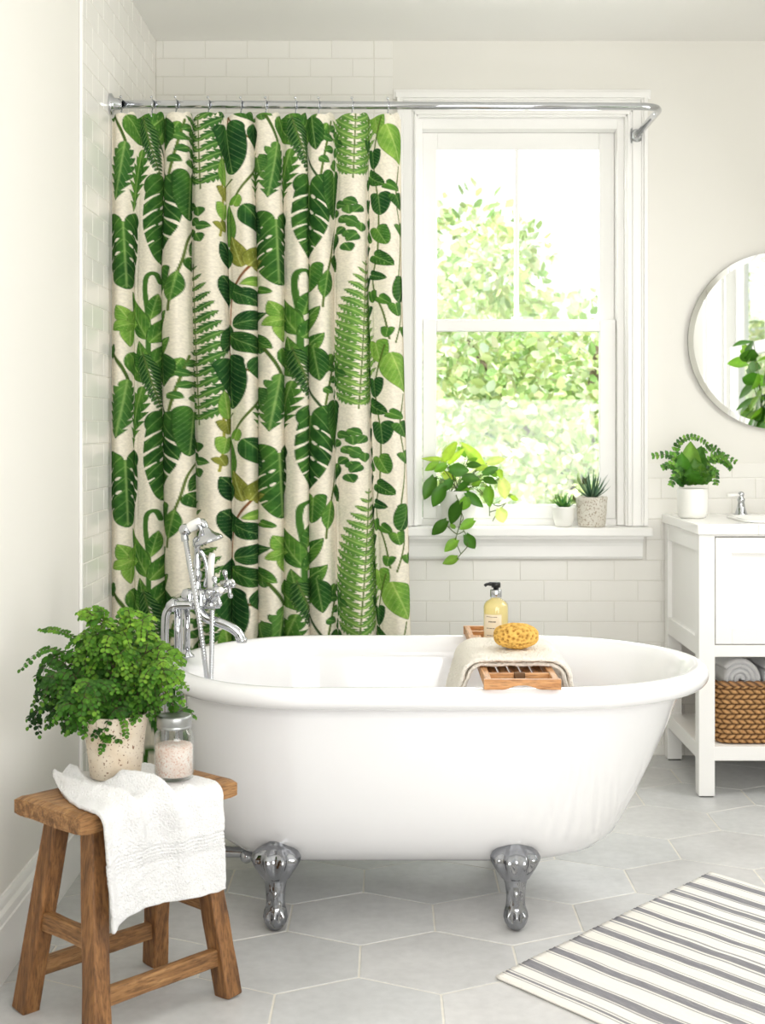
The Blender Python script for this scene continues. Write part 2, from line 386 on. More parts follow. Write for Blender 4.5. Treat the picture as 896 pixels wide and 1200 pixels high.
# ---- window in the back wall
def make_window1():
    root = empty('window_1', (0.49, YW, OZ0), kind='structure'); B = root.location
    m = MB()
    # casing: flat boards, an inner bead and an outer back band
    zc = 2.344
    prof = lambda side: None
    def vcase(xi, xo):          # xi inner edge, xo outer edge
        s = 1 if xo > xi else -1
        for (a, b_, d) in ((0, .010, .020), (.010, .018, .012), (.018, .050, .017), (.050, .058, .021), (.058, .072, .027)):
            x0, x1 = sorted((xi + s * a, xi + s * b_)); m.box(x0, x1, YW - d, YW, .84, zc + .072 if a >= .05 else zc + a)
    vcase(.106, .035); vcase(.876, .947)
    for (a, b_, d) in ((0, .010, .020), (.010, .018, .012), (.018, .050, .017), (.050, .058, .021), (.058, .080, .028)):
        m.box(.106 - b_ + .002, .876 + b_ - .002, YW - d, YW, zc + a, zc + b_)
    m.box(.020, .962, YW - .012, YW, 2.40, 2.436)
    m.build('casing', M['trim'], root, smooth=False, bevel=.0022, base=B)
    m = MB()      # jambs lining the reveal with stops
    m.box(.095, .112, YW - .004, YW + .15, .84, zc + .01); m.box(.870, .89, YW - .004, YW + .15, .84, zc + .01)
    m.box(.095, .89, YW - .004, YW + .15, zc - .006, zc + .016)
    m.box(.112, .128, YW + .028, YW + .15, .84, zc - .006); m.box(.846, .870, YW + .028, YW + .15, .84, zc - .006)
    m.box(.128, .846, YW + .028, YW + .15, 2.300, zc - .006)
    m.box(.128, .846, YW + .055, YW + .15, .815, .862)
    m.build('jamb', M['trim'], root, smooth=False, bevel=.0015, base=B)
    m = MB(); m.box(.066, .958, YW - .078, YW - .0, .806, .838); m.box(.095, .89, YW - .002, YW + .15, .806, .838)
    m.build('window_sill', M['trim'], root, smooth=False, bevel=.006, base=B, seg=3)
    m = MB()
    prism_x(m, [(YW, .806), (YW - .052, .806), (YW - .052, .796), (YW - .044, .790), (YW - .036, .780), (YW - .032, .768), (YW - .030, .730), (YW - .024, .722), (YW, .722)], .078, .928)
    m.build('apron', M['trim'], root, smooth=False, base=B)
    # upper sash (outer track) and lower sash (inner track)
    def sash(name, y0, y1, xo0, xo1, z0, z1, gx0, gx1, gz0, gz1, muntin):
        m = MB()
        m.box(xo0, gx0, y0, y1, z0, z1); m.box(gx1, xo1, y0, y1, z0, z1)
        m.box(gx0, gx1, y0, y1, z0, gz0); m.box(gx0, gx1, y0, y1, gz1, z1)
        f = m.build(name, M['trim'], root, smooth=False, bevel=.003, base=B)
        if muntin:
            k = MB(); k.box(muntin - .008, muntin + .008, y0 + .004, y1 - .004, gz0, gz1)
            k.build('muntin', M['trim'], f, smooth=False, bevel=.003, base=B)
        p = MB(); yc = (y0 + y1) / 2; p.box(gx0 - .004, gx1 + .004, yc - .002, yc + .002, gz0 - .004, gz1 + .004)
        p.build('pane', M['pane'], f, smooth=False, base=B)
        return f
    sash('upper_sash', YW + .092, YW + .125, .129, .845, 1.56, 2.299, .184, .788, 1.6, 2.235, .482)
    f = sash('lower_sash', YW + .052, YW + .085, .131, .843, .8625, 1.60, .181, .785, .915, 1.556, None)
    k = MB(); k.box(.46, .50, YW + .06, YW + .082, 1.6, 1.612); k.build('sash_lock', M['trim'], f, smooth=False, bevel=.003, base=B)
make_window1()

# ---- large window in the right wall (seen in the mirror, lights the room)
def make_window2():
    root = empty('window_2', (XR, 2.4, RZ0), kind='structure'); B = root.location
    m = MB()
    for (y0, y1) in ((RY0 - .42, RY0), (RY1, RY1 + .30)):
        m.box(XR - .018, XR, y0, y1, RZ0 - .12, RZ1 + .2)
        yy = y0 if y0 < RY0 else y1 - .05
        m.box(XR - .032, XR, yy, yy + .05, RZ0 - .12, RZ1 + .2)
    m.box(XR - .018, XR, RY0, RY1, RZ1, RZ1 + .2); m.box(XR - .018, XR, RY0, RY1, RZ0 - .12, RZ0 - .03)
    m.build('casing', M['trim'], root, smooth=False, bevel=.003, base=B)
    m = MB(); m.box(XR - .17, XR + .12, RY0 - .05, RY1 + .05, RZ0 - .03, RZ0)
    m.build('window_sill', M['trim'], root, smooth=False, bevel=.005, base=B)
    m = MB(); m.box(XR, XR + .12, RY0, RY0 + .05, RZ0, RZ1); m.box(XR, XR + .12, RY1 - .05, RY1, RZ0, RZ1); m.box(XR, XR + .12, RY0, RY1, RZ1 - .04, RZ1)
    m.build('jamb', M['trim'], root, smooth=False, bevel=.003, base=B)
    def sash(name, x0, x1, z0, z1, st, mz):
        m = MB(); ya, yb = RY0 + .05, RY1 - .05
        m.box(x0, x1, ya, ya + st, z0, z1); m.box(x0, x1, yb - st, yb, z0, z1)
        m.box(x0, x1, ya + st, yb - st, z0, z0 + .07); m.box(x0, x1, ya + st, yb - st, z1 - .07, z1)
        f = m.build(name, M['trim'], root, smooth=False, bevel=.003, base=B)
        if mz:
            k = MB()
            for q in (.36, .70): k.box(x0 + .005, x1 - .005, ya + (yb - ya) * q - .02, ya + (yb - ya) * q + .02, z0 + .05, z1 - .05)
            k.build('muntin', M['trim'], f, smooth=False, bevel=.003, base=B)
        p = MB(); xc = (x0 + x1) / 2; p.box(xc - .002, xc + .002, ya + .1, yb - .1, z0 + .03, z1 - .03)
        p.build('pane', M['pane'], f, smooth=False, base=B)
    sash('upper_sash', XR + .06, XR + .09, 1.63, RZ1 - .04, .2, True)
    sash('lower_sash', XR + .025, XR + .055, RZ0 + .001, 1.70, .2, False)
make_window2()

# ------------------------------------------------------------------ shower rod, hooks
P0 = Vector((XL + .006, 4.167, 2.187)); P1 = Vector((.912, 4.545, 2.268)); P2 = Vector((.909, YW, 2.266))
def rodpt(x):
    t = (x - P0.x) / (P1.x - P0.x); return P0.lerp(P1, t)
def make_rod():
    root = empty('shower_rod', tuple(P0), label='long chrome shower curtain rod bent back to the wall above the window', cat='shower rod')
    d1 = (P0 - P1).normalized(); d2 = (P2 - P1).normalized(); R = .075
    A, Bp = P1 + d1 * R, P1 + d2 * R
    arc = []
    for k in range(13):
        t = k / 12; arc.append((1 - t) ** 2 * A + 2 * t * (1 - t) * P1 + t * t * Bp)
    path = [P0 + (P1 - P0).normalized() * .004] + arc + [P2 - Vector((0, .004, 0))]
    MB().tube(path, .0125, 20).build('rod_bar', M['chrome'], root, base=P0)
    m = MB(); rx = Matrix.Rotation(PI / 2, 3, 'Y')
    prof = [(0.0, .0), (.032, .0), (.033, .006), (.026, .010), (.019, .014), (.017, .030), (.0125, .034)]
    t = MB(); t.lathe(prof, n=36); m.add([rx @ Vector(p) + P0 for p in t.v], t.f)
    m.build('wall_flange', M['chrome'], root, base=P0)
    m = MB(); rx = Matrix.Rotation(PI / 2, 3, 'X')
    m.add([rx @ Vector(p) + P2 - Vector((0, .006, 0)) for p in t.v], t.f)
    m.build('wall_flange', M['chrome'], root, base=P0)
make_rod()
HOOKU = [142, 178, 206, 244, 282, 311, 346, 373, 412, 454]
def xrod(u):       # x on the rod line for a measured horizontal place
    k = (u - CX0) / FPX; g = (P1.y - P0.y) / (P1.x - P0.x)
    return k * (P0.y - g * P0.x) / (1 - k * g)
HX = [xrod(u) for u in HOOKU]
ordn = ['first', 'second', 'third', 'fourth', 'fifth', 'sixth', 'seventh', 'eighth', 'ninth', 'last']
hook0 = None
for i, x in enumerate(HX):
    p = rodpt(x)
    if i == 0:
        m = MB(); r = .0155
        pts = [Vector((0.002, math.sin(a) * r * -1, math.cos(a) * r)) for a in [(-0.75 + 1.5 * k / 20) * PI for k in range(21)]]
        # ring open below, running down to a small loop in the cloth
        path = [Vector((0, .006, -.052))] + [Vector((0, .010, -.030))] + pts[::-1] + [Vector((0, -.0105, -.030)), Vector((0, -.006, -.052))]
        path = [path[0]] + [q for q in path[1:]] + [path[0]]
        m.tube(smoothpath(path, 3), .0019, 8)
        o = hook0 = m.build('curtain_hook', M['chrome'])
        bl = MB(); bl.ball((0, -.012, .020), .0042, 8); bl.build('hook_bead', M['chrome'], o)
    else:
        o = copy_tree(hook0)
    o.location = p
    tag(o, f'{ordn[i]} chrome curtain hook from the left on the shower rod', 'curtain hook', 'chrome hooks along the shower rod')

# ------------------------------------------------------------------ curtain print, painted into the cloth's own colours
def make_print():
    S = 3; U0, V0, U1, V1 = 124, 124, 486, 770
    Wd, Hd = (U1 - U0) * S, (V1 - V0) * S
    rng = np.random.default_rng(5)
    img = np.empty((Hd, Wd, 3), np.float32); img[:] = np.array([232, 225, 209], np.float32) / 255
    def nz(n, m_):
        g = rng.random((n + 2, m_ + 2)).astype(np.float32)
        yy = np.linspace(0, n, Hd, dtype=np.float32); xx = np.linspace(0, m_, Wd, dtype=np.float32)
        y0 = yy.astype(int); x0 = xx.astype(int); fy = (yy - y0)[:, None]; fx = (xx - x0)[None]
        fy = fy * fy * (3 - 2 * fy); fx = fx * fx * (3 - 2 * fx)
        a = g[y0][:, x0]; b = g[y0][:, x0 + 1]; c = g[y0 + 1][:, x0]; d = g[y0 + 1][:, x0 + 1]
        return (a * (1 - fx) + b * fx) * (1 - fy) + (c * (1 - fx) + d * fx) * fy
    mott = nz(60, 36) * .55 + nz(240, 140) * .45
    K = .446
    PAL = {'dark': ((28, 68, 28), (84, 134, 50)), 'mid': ((48, 96, 36), (116, 160, 64)), 'light': ((92, 142, 52), (164, 196, 92)),
           'olive': ((108, 118, 46), (160, 160, 74)), 'fern': ((46, 92, 40), (108, 152, 68)), 'deep': ((22, 60, 30), (66, 116, 48)), 'pale': ((80, 128, 56), (146, 182, 92))}
    ST = {'dy': 0.0, 'dx': 0.0}
    def px(p): return ((100 + K * (p[0] + ST['dx'])) - U0) * S, ((80 + K * p[1]) + ST['dy'] - V0) * S
    def stamp(b, t, w, kind='ovate', pal='mid', veins=6, bend=0.0):
        bx, by = px(b); tx, ty = px(t); L = math.hypot(tx - bx, ty - by); hw = w * K * S / 2 * (.9 if w > 27 else 1)
        mg = hw * 1.2 + 6 + (0.25 * L if kind in ('heart', 'monstera') else 0) + abs(bend) * L
        x0, x1 = int(max(0, min(bx, tx) - mg)), int(min(Wd, max(bx, tx) + mg)); y0, y1 = int(max(0, min(by, ty) - mg)), int(min(Hd, max(by, ty) + mg))
        if x1 <= x0 or y1 <= y0: return
        Y, X = np.mgrid[y0:y1, x0:x1].astype(np.float32)
        ux, uy = (tx - bx) / L, (ty - by) / L
        a = ((X - bx) * ux + (Y - by) * uy) / L
        bl = (-(X - bx) * uy + (Y - by) * ux)
        bl = bl - bend * L * (4 * np.clip(a, 0, 1) * (1 - np.clip(a, 0, 1)))
        ac = np.clip(a, 0, 1); bn = np.abs(bl) / hw
        if kind in ('heart', 'monstera'):
            f = np.clip(1 - ac, 0, 1) ** .62 * (1 + 1.35 * ac) ** .55 if kind == 'heart' else np.sqrt(np.clip(1 - ((ac - .32) / .68) ** 2, 0, 1)) * (1 - .12 * ac - .5 * np.clip(ac - .55, 0, 1))
            d = np.where((a >= 0) & (a <= 1), (f - bn) * hw, -9)
            rl = .15
            e = 1 - np.sqrt(((a - .01) / rl) ** 2 + ((bn - .54) / .5) ** 2)
            d = np.maximum(d, e * min(rl * L, hw * .5))
        elif kind == 'lance':
            f = np.sin(PI * ac) ** .9; d = np.where((a >= 0) & (a <= 1), (f - bn) * hw, -9)
        elif kind == 'serrate':
            saw = 1 - ((ac * veins + bn * .35) % 1.0)
            f = np.sin(PI * ac ** .75) ** .8 * (.42 + .58 * saw ** .7); d = np.where((a >= 0) & (a <= 1), (f - bn) * hw, -9)
        else:
            f = np.sin(PI * ac ** .72) ** .82; d = np.where((a >= 0) & (a <= 1), (f - bn) * hw, -9)
        if kind == 'monstera':
            c = a + bn * -.22
            ph = np.abs(((c * 5.0 + (bl > 0) * .4) % 1.0) - .5)
            slit = (bn > .40) & (ph < .035 + .15 * (bn - .35)) & (c > -.06) & (c < .74)
            hole = (((bn - .24) / .09) ** 2 + (ph / .11) ** 2 < 1) & (c > .06) & (c < .6)
            d = np.where(slit | hole, -3, d)
        al = np.clip(d + .5, 0, 1)
        c0, c1 = (np.array(q, np.float32) / 255 for q in PAL[pal])
        mt = mott[y0:y1, x0:x1]
        tone = .04 + .62 * mt + .20 * (bl > 0) + .18 * np.cos(np.clip(bn, 0, 1) * 3 + a * 4)
        colr = c0 + (c1 - c0) * np.clip(tone, 0, 1)[..., None]
        vl = np.abs(((a - bn * (.40 if kind != 'lance' else .2)) * veins) % 1.0 - .5)
        vm = np.clip(1 - vl / .075, 0, 1) * (bn < .9) * .55 if w > 26 else 0 * a
        vm = np.maximum(vm, np.clip(1 - np.abs(bl) / (1.0 + .012 * L), 0, 1) * .62 * (a < .97))
        hi = np.array([184, 206, 128], np.float32) / 255 if pal in ('dark', 'deep', 'mid', 'fern') else np.array([206, 216, 140], np.float32) / 255
        colr = colr + (hi - colr) * vm[..., None]
        edge = np.clip(1 - d / 2.2, 0, 1) * .35
        colr = colr * (1 - edge)[..., None]
        sub = img[y0:y1, x0:x1]; sub += (colr - sub) * al[..., None]
    def stem(pts, w=3.0, c=(84, 104, 44)):
        P = [px(p) for p in pts]
        P = smoothpath([(a, b, 0) for a, b in P], 14)
        cc = np.array(c, np.float32) / 255; r = w * K * S / 2
        for i in range(len(P) - 1):
            a, b = P[i], P[i + 1]
            x0, x1 = int(max(0, min(a.x, b.x) - r - 2)), int(min(Wd, max(a.x, b.x) + r + 3)); y0, y1 = int(max(0, min(a.y, b.y) - r - 2)), int(min(Hd, max(a.y, b.y) + r + 3))
            if x1 <= x0 or y1 <= y0: continue
            Y, X = np.mgrid[y0:y1, x0:x1].astype(np.float32)
            dx, dy = b.x - a.x, b.y - a.y; l2 = dx * dx + dy * dy + 1e-6
            t = np.clip(((X - a.x) * dx + (Y - a.y) * dy) / l2, 0, 1)
            d = np.hypot(X - a.x - t * dx, Y - a.y - t * dy)
            al = np.clip(r - d + .5, 0, 1); sub = img[y0:y1, x0:x1]; sub += (cc - sub) * al[..., None]
    def frond(b, t, mx, n, pal, wid=13, kind='serrate', ang=58, p=.75, veins=6, low=.35):
        L = math.hypot(t[0] - b[0], t[1] - b[1]); ux, uy = (t[0] - b[0]) / L, (t[1] - b[1]) / L
        stem([b, t], 2.6, (96, 116, 60))
        for i in range(n):
            q = (i + .5) / n; cx, cy = b[0] + ux * L * q, b[1] + uy * L * q
            l = mx * (1 - q) ** p * min(1, low + q * 3.5) + 5
            for sg in (-1, 1):
                an = math.radians(ang) * sg; c, s_ = math.cos(an), math.sin(an)
                dx, dy = ux * c - uy * s_, ux * s_ + uy * c
                stamp((cx, cy), (cx + dx * l, cy + dy * l), min(wid, l * .5), kind, pal, veins)
    def small(x, y, r, ang, pal='dark', kind='heart'):
        dx, dy = math.cos(ang) * r, math.sin(ang) * r
        stamp((x - dx * .8, y - dy * .8), (x + dx, y + dy), r * 1.6, kind, pal, 5)
    R_ = random.Random(9)
    def tileset():
        stem([(215, 275), (195, 225), (175, 170)], 4, (60, 84, 50))
        stem([(78, 120), (92, 160), (100, 200), (95, 260)], 5, (70, 96, 40))
        stamp((100, 118), (165, 200), 62, 'ovate', 'mid', 8)
        stamp((98, 185), (82, 335), 66, 'serrate', 'fern', 7)
        stamp((150, 205), (112, 362), 60, 'serrate', 'mid', 7)
        frond((150, 118), (182, 268), 34, 14, 'deep', 8, 'lance', 40)
        stamp((206, 120), (214, 208), 46, 'ovate', 'dark', 6)
        stem([(245, 130), (232, 200), (222, 270)], 4, (90, 112, 50))
        for (x, y, a) in ((250, 150, 2.6), (238, 175, .4), (240, 205, 2.7), (228, 232, .6), (262, 165, 1.2), (272, 185, 1.6), (262, 215, 2.2), (255, 240, 1.2)): small(x, y, 13, a, 'fern', 'ovate')
        stamp((94, 390), (98, 562), 98, 'monstera', 'dark', 6)
        stamp((200, 298), (184, 500), 100, 'monstera', 'dark', 6)
        stamp((252, 275), (246, 388), 58, 'heart', 'dark', 8)
        stem([(268, 385), (246, 430), (236, 490), (224, 560), (220, 620)], 3.5)
        stamp((276, 428), (246, 478), 38, 'ovate', 'dark', 5); stamp((244, 482), (274, 528), 42, 'ovate', 'dark', 5)
        for (x, y, a) in ((284, 352, .4), (300, 366, 1.5), (272, 374, 2.5), (292, 392, .9), (306, 404, .3), (284, 420, 2.4), (300, 432, 1.2)): small(x, y, 14, a, 'fern', 'ovate')
        stem([(160, 760), (160, 640), (155, 570), (158, 532), (172, 524), (180, 546)], 9, (66, 110, 44))
        stamp((160, 692), (108, 566), 48, 'ovate', 'mid', 7); stamp((164, 642), (176, 574), 30, 'lance', 'mid', 5)
        stamp((162, 700), (216, 618), 46, 'ovate', 'mid', 6); stamp((163, 762), (222, 688), 50, 'ovate', 'mid', 6)
        stamp((203, 512), (200, 580), 42, 'heart', 'mid', 6); stamp((230, 520), (222, 598), 28, 'lance', 'mid', 5)
        for (x, y) in ((84, 602), (128, 606), (140, 652), (102, 708), (74, 664)): stamp((104, 648), (x, y), 34, 'ovate', 'light', 5)
        stamp((154, 786), (143, 694), 30, 'lance', 'mid', 6)
        stamp((176, 800), (210, 712), 40, 'ovate', 'mid', 7)
        stamp((236, 742), (214, 802), 28, 'ovate', 'mid', 5); small(70, 720, 18, 1.4, 'fern')
    for dy in (-270, 0, 270, 540):
        ST['dy'] = dy
        for dx in (0, 388):
            ST['dx'] = dx; tileset()
        ST['dx'] = 0
        # left fern and the band of dark fronds above it
        frond((304, 915), (290, 500), 84, 15, 'fern', 25, 'serrate', 52, .72, 6, .45)
        # centre strip : broad dark leaves on a reddish stem
        stem([(420, 498), (398, 545), (384, 590), (376, 690), (368, 760)], 4, (128, 84, 52))
        stem([(445, 215), (425, 255), (395, 320), (388, 345)], 4); stem([(340, 305), (368, 296), (384, 284)], 4)
        stem([(336, 250), (338, 350), (332, 430)], 4, (150, 150, 60))
        stamp((364, 152), (386, 272), 92, 'heart', 'deep', 7)
        stamp((426, 136), (438, 208), 46, 'ovate', 'deep', 6); stamp((442, 236), (432, 342), 48, 'serrate', 'mid', 6)
        stamp((404, 350), (460, 432), 62, 'ovate', 'deep', 7); stamp((374, 458), (376, 348), 42, 'ovate', 'mid', 8)
        small(392, 338, 15, -1.2, 'light'); small(455, 245, 22, 1.4, 'fern')
        stamp((346, 300), (338, 222), 30, 'ovate', 'light', 5); small(344, 318, 20, 1.4, 'olive'); small(340, 365, 22, 1.7, 'light'); small(336, 405, 14, 1.2, 'olive')
        stamp((404, 512), (384, 430), 36, 'ovate', 'olive', 5); stamp((412, 510), (446, 444), 46, 'ovate', 'olive', 6); stamp((418, 514), (464, 496), 42, 'ovate', 'olive', 5)
        stamp((378, 510), (332, 444), 60, 'ovate', 'deep', 6); stamp((380, 592), (334, 532), 78, 'heart', 'deep', 6); stamp((388, 572), (440, 612), 48, 'ovate', 'deep', 6)
        stamp((400, 556), (446, 540), 26, 'lance', 'light', 5)
        stamp((386, 660), (470, 634), 56, 'ovate', 'deep', 8); stamp((378, 660), (336, 728), 60, 'ovate', 'deep', 7); stamp((376, 684), (446, 738), 52, 'ovate', 'dark', 7)
        stamp((440, 688), (476, 726), 34, 'ovate', 'mid', 5); small(466, 575, 12, .5, 'mid')
        stem([(376, 690), (370, 720), (402, 770), (440, 800)], 3.5, (120, 92, 50))
        # big pale fern
        frond((696, 890), (714, 498), 98, 17, 'pale', 26, 'serrate', 52, .75, 7, .4)
        for (x, y, a) in ((655, 170, 2.2), (668, 190, .6), (650, 210, 2.4), (640, 250, 1.2), (690, 345, .6), (702, 365, 2.2), (690, 395, .8), (706, 412, 1.6), (692, 440, 2.2), (684, 465, 1.2)): small(x, y, 14, a, 'fern', 'ovate')
        # hanging vines at the right
        stem([(742, 120), (736, 230), (740, 340), (746, 450), (738, 560), (744, 660), (738, 740)], 3); stem([(782, 120), (764, 230), (774, 350), (772, 470), (762, 560), (780, 640), (790, 710)], 3)
        stem([(815, 250), (806, 340), (816, 440), (806, 560), (812, 640), (800, 720)], 2.5)
        stamp((792, 140), (820, 246), 66, 'ovate', 'light', 7)
        for (x, y, r, a, p_) in ((735, 196, 17, 1.5, 'deep'), (762, 232, 26, 1.5, 'deep'), (764, 286, 26, .6, 'dark'), (735, 300, 14, 1.9, 'dark'), (735, 356, 18, 1.7, 'deep'), (776, 352, 30, 1.5, 'deep'), (740, 404, 15, 1.3, 'dark'),
                (800, 306, 16, .6, 'mid'), (812, 345, 22, 1.2, 'dark'), (778, 436, 26, 1.2, 'mid'), (746, 440, 18, .8, 'dark'), (738, 474, 14, 2.0, 'deep'), (780, 500, 24, .7, 'dark'), (818, 420, 18, 1.2, 'fern'),
                (770, 543, 17, .4, 'deep'), (738, 562, 18, 1.8, 'deep'), (758, 596, 16, 1.4, 'mid'), (782, 607, 15, .8, 'mid'), (745, 636, 17, 1.8, 'deep'), (802, 632, 18, 1.4, 'mid'), (786, 692, 14, 1.7, 'mid'),
                (770, 742, 30, 1.4, 'light'), (816, 580, 34, 1.9, 'dark'), (740, 706, 14, 1.2, 'dark'), (820, 690, 14, 1.4, 'mid')):
            small(x, y, r, a, p_)
    img *= (0.95 + .1 * nz(620, 360))[..., None]
    return img, S, U0, V0
def make_curtain():
    img, S, U0, V0 = make_print()
    xl, xr = -.845, .045
    ncol = 540
    zs = np.concatenate([np.linspace(0, 1, 880) * 1.66, 1.66 + np.linspace(.02, 1, 24) * .41])    # distance below the top edge
    s = np.linspace(0, 1, ncol)
    hx = np.array(HX)
    x0 = xl + s * (xr - xl)
    ph = np.interp(x0, np.concatenate([[xl - .03], hx, [xr + .035]]), np.arange(-1, 11) + .0)       # integer at every hook
    X = np.empty((len(zs), ncol)); Y = X.copy(); Z = X.copy()
    rodz = P0.z + (x0 - P0.x) / (P1.x - P0.x) * (P1.z - P0.z); rody = P0.y + (x0 - P0.x) / (P1.x - P0.x) * (P1.y - P0.y)
    scal = .5 - .5 * np.cos(2 * PI * ph)
    top = rodz - .030 - .012 * scal + .016 * np.where((ph % 1 > .15) & (ph % 1 < .5), np.sin((ph % 1 - .15) / .35 * PI), 0)
    rs = np.random.default_rng(2); amp = 1 + .35 * rs.standard_normal(14); amp = np.clip(amp, .5, 1.6)
    ai = np.interp(ph, np.arange(-2, 12), amp)
    for i, dz in enumerate(zs):
        k = min(1, dz / .5); g = .55 + .45 * k
        fl = 1 + .035 * dz / 2.0
        wob = .12 * np.sin(ph * .9 + dz * 1.1) * k
        f1 = np.cos(2 * PI * (ph + wob)); f2 = np.sin(4 * PI * (ph + wob) + .6)
        sharp = np.sign(f1) * np.abs(f1) ** .8
        Y[i] = rody - .004 - ai * (.030 * g * sharp + .009 * k * f2) - .003 * np.sin(9 * x0 + 3 * dz)
        X[i] = xl + (x0 - xl) * fl + .015 * g * np.sin(2 * PI * (ph + wob)) * ai * np.clip((x0 - xl) / .03, 0, 1)
        Z[i] = top - dz - (0.0 if dz < .2 else 0)
    hid = np.maximum(XL + .009, X); X = hid
    # colour lookup in the flat layout of the print
    uu = 128 + s * 344; cu = (uu - U0) * S
    nominal = 132 + zs * (372.0)
    cv = (nominal - V0) * S
    topoff = (top - (rodz - .034)) * 372 * S
    CU = np.repeat(cu[None], len(zs), 0); CV = cv[:, None] - topoff[None]
    H, Wd = img.shape[:2]
    CVm = np.where(CV > H - 3, (CV % (270 * S)) + 270 * S, CV)
    xi = np.clip(CU, 0, Wd - 2); yi = np.clip(CVm, 0, H - 2)
    x0i, y0i = xi.astype(int), yi.astype(int); fx, fy = (xi - x0i)[..., None], (yi - y0i)[..., None]
    c = (img[y0i, x0i] * (1 - fx) + img[y0i, x0i + 1] * fx) * (1 - fy) + (img[y0i + 1, x0i] * (1 - fx) + img[y0i + 1, x0i + 1] * fx) * fy
    hem = (CV - (132 - V0) * S) < -5
    c = np.clip(c, 0, 1); c = np.where(c <= .04045, c / 12.92, ((c + .055) / 1.055) ** 2.4)
    nr = len(zs); base = Vector((-.4, 4.25, .1))
    co = np.stack([X - base.x, Y - base.y, Z - base.z], -1).reshape(-1, 3).astype(np.float32)
    me = bpy.data.meshes.new('shower_curtain')
    idx = np.arange(nr * ncol).reshape(nr, ncol)
    q = np.stack([idx[:-1, :-1], idx[1:, :-1], idx[1:, 1:], idx[:-1, 1:]], -1).reshape(-1, 4).astype(np.int32)
    me.vertices.add(len(co)); me.vertices.foreach_set('co', co.ravel())
    me.loops.add(q.size); me.loops.foreach_set('vertex_index', q.ravel())
    me.polygons.add(len(q)); me.polygons.foreach_set('loop_start', np.arange(0, q.size, 4, dtype=np.int32))
    me.update(calc_edges=True)
    me.polygons.foreach_set('use_smooth', np.ones(len(q), bool))
    ca = me.color_attributes.new('Col', 'FLOAT_COLOR', 'POINT')
    ca.data.foreach_set('color', np.concatenate([c.reshape(-1, 3), np.ones((nr * ncol, 1))], 1).astype(np.float32).ravel())
    me.materials.append(vcol('printed_linen', 0.85, bump=0.35, bscale=700, transl=0.12, spec=0.15, vary=0.05, nscale=200))
    o = bpy.data.objects.new('shower_curtain', me); COL.objects.link(o); o.location = base
    tag(o, 'cream shower curtain printed with large green tropical leaves, hanging behind the bathtub', 'shower curtain')
make_curtain()

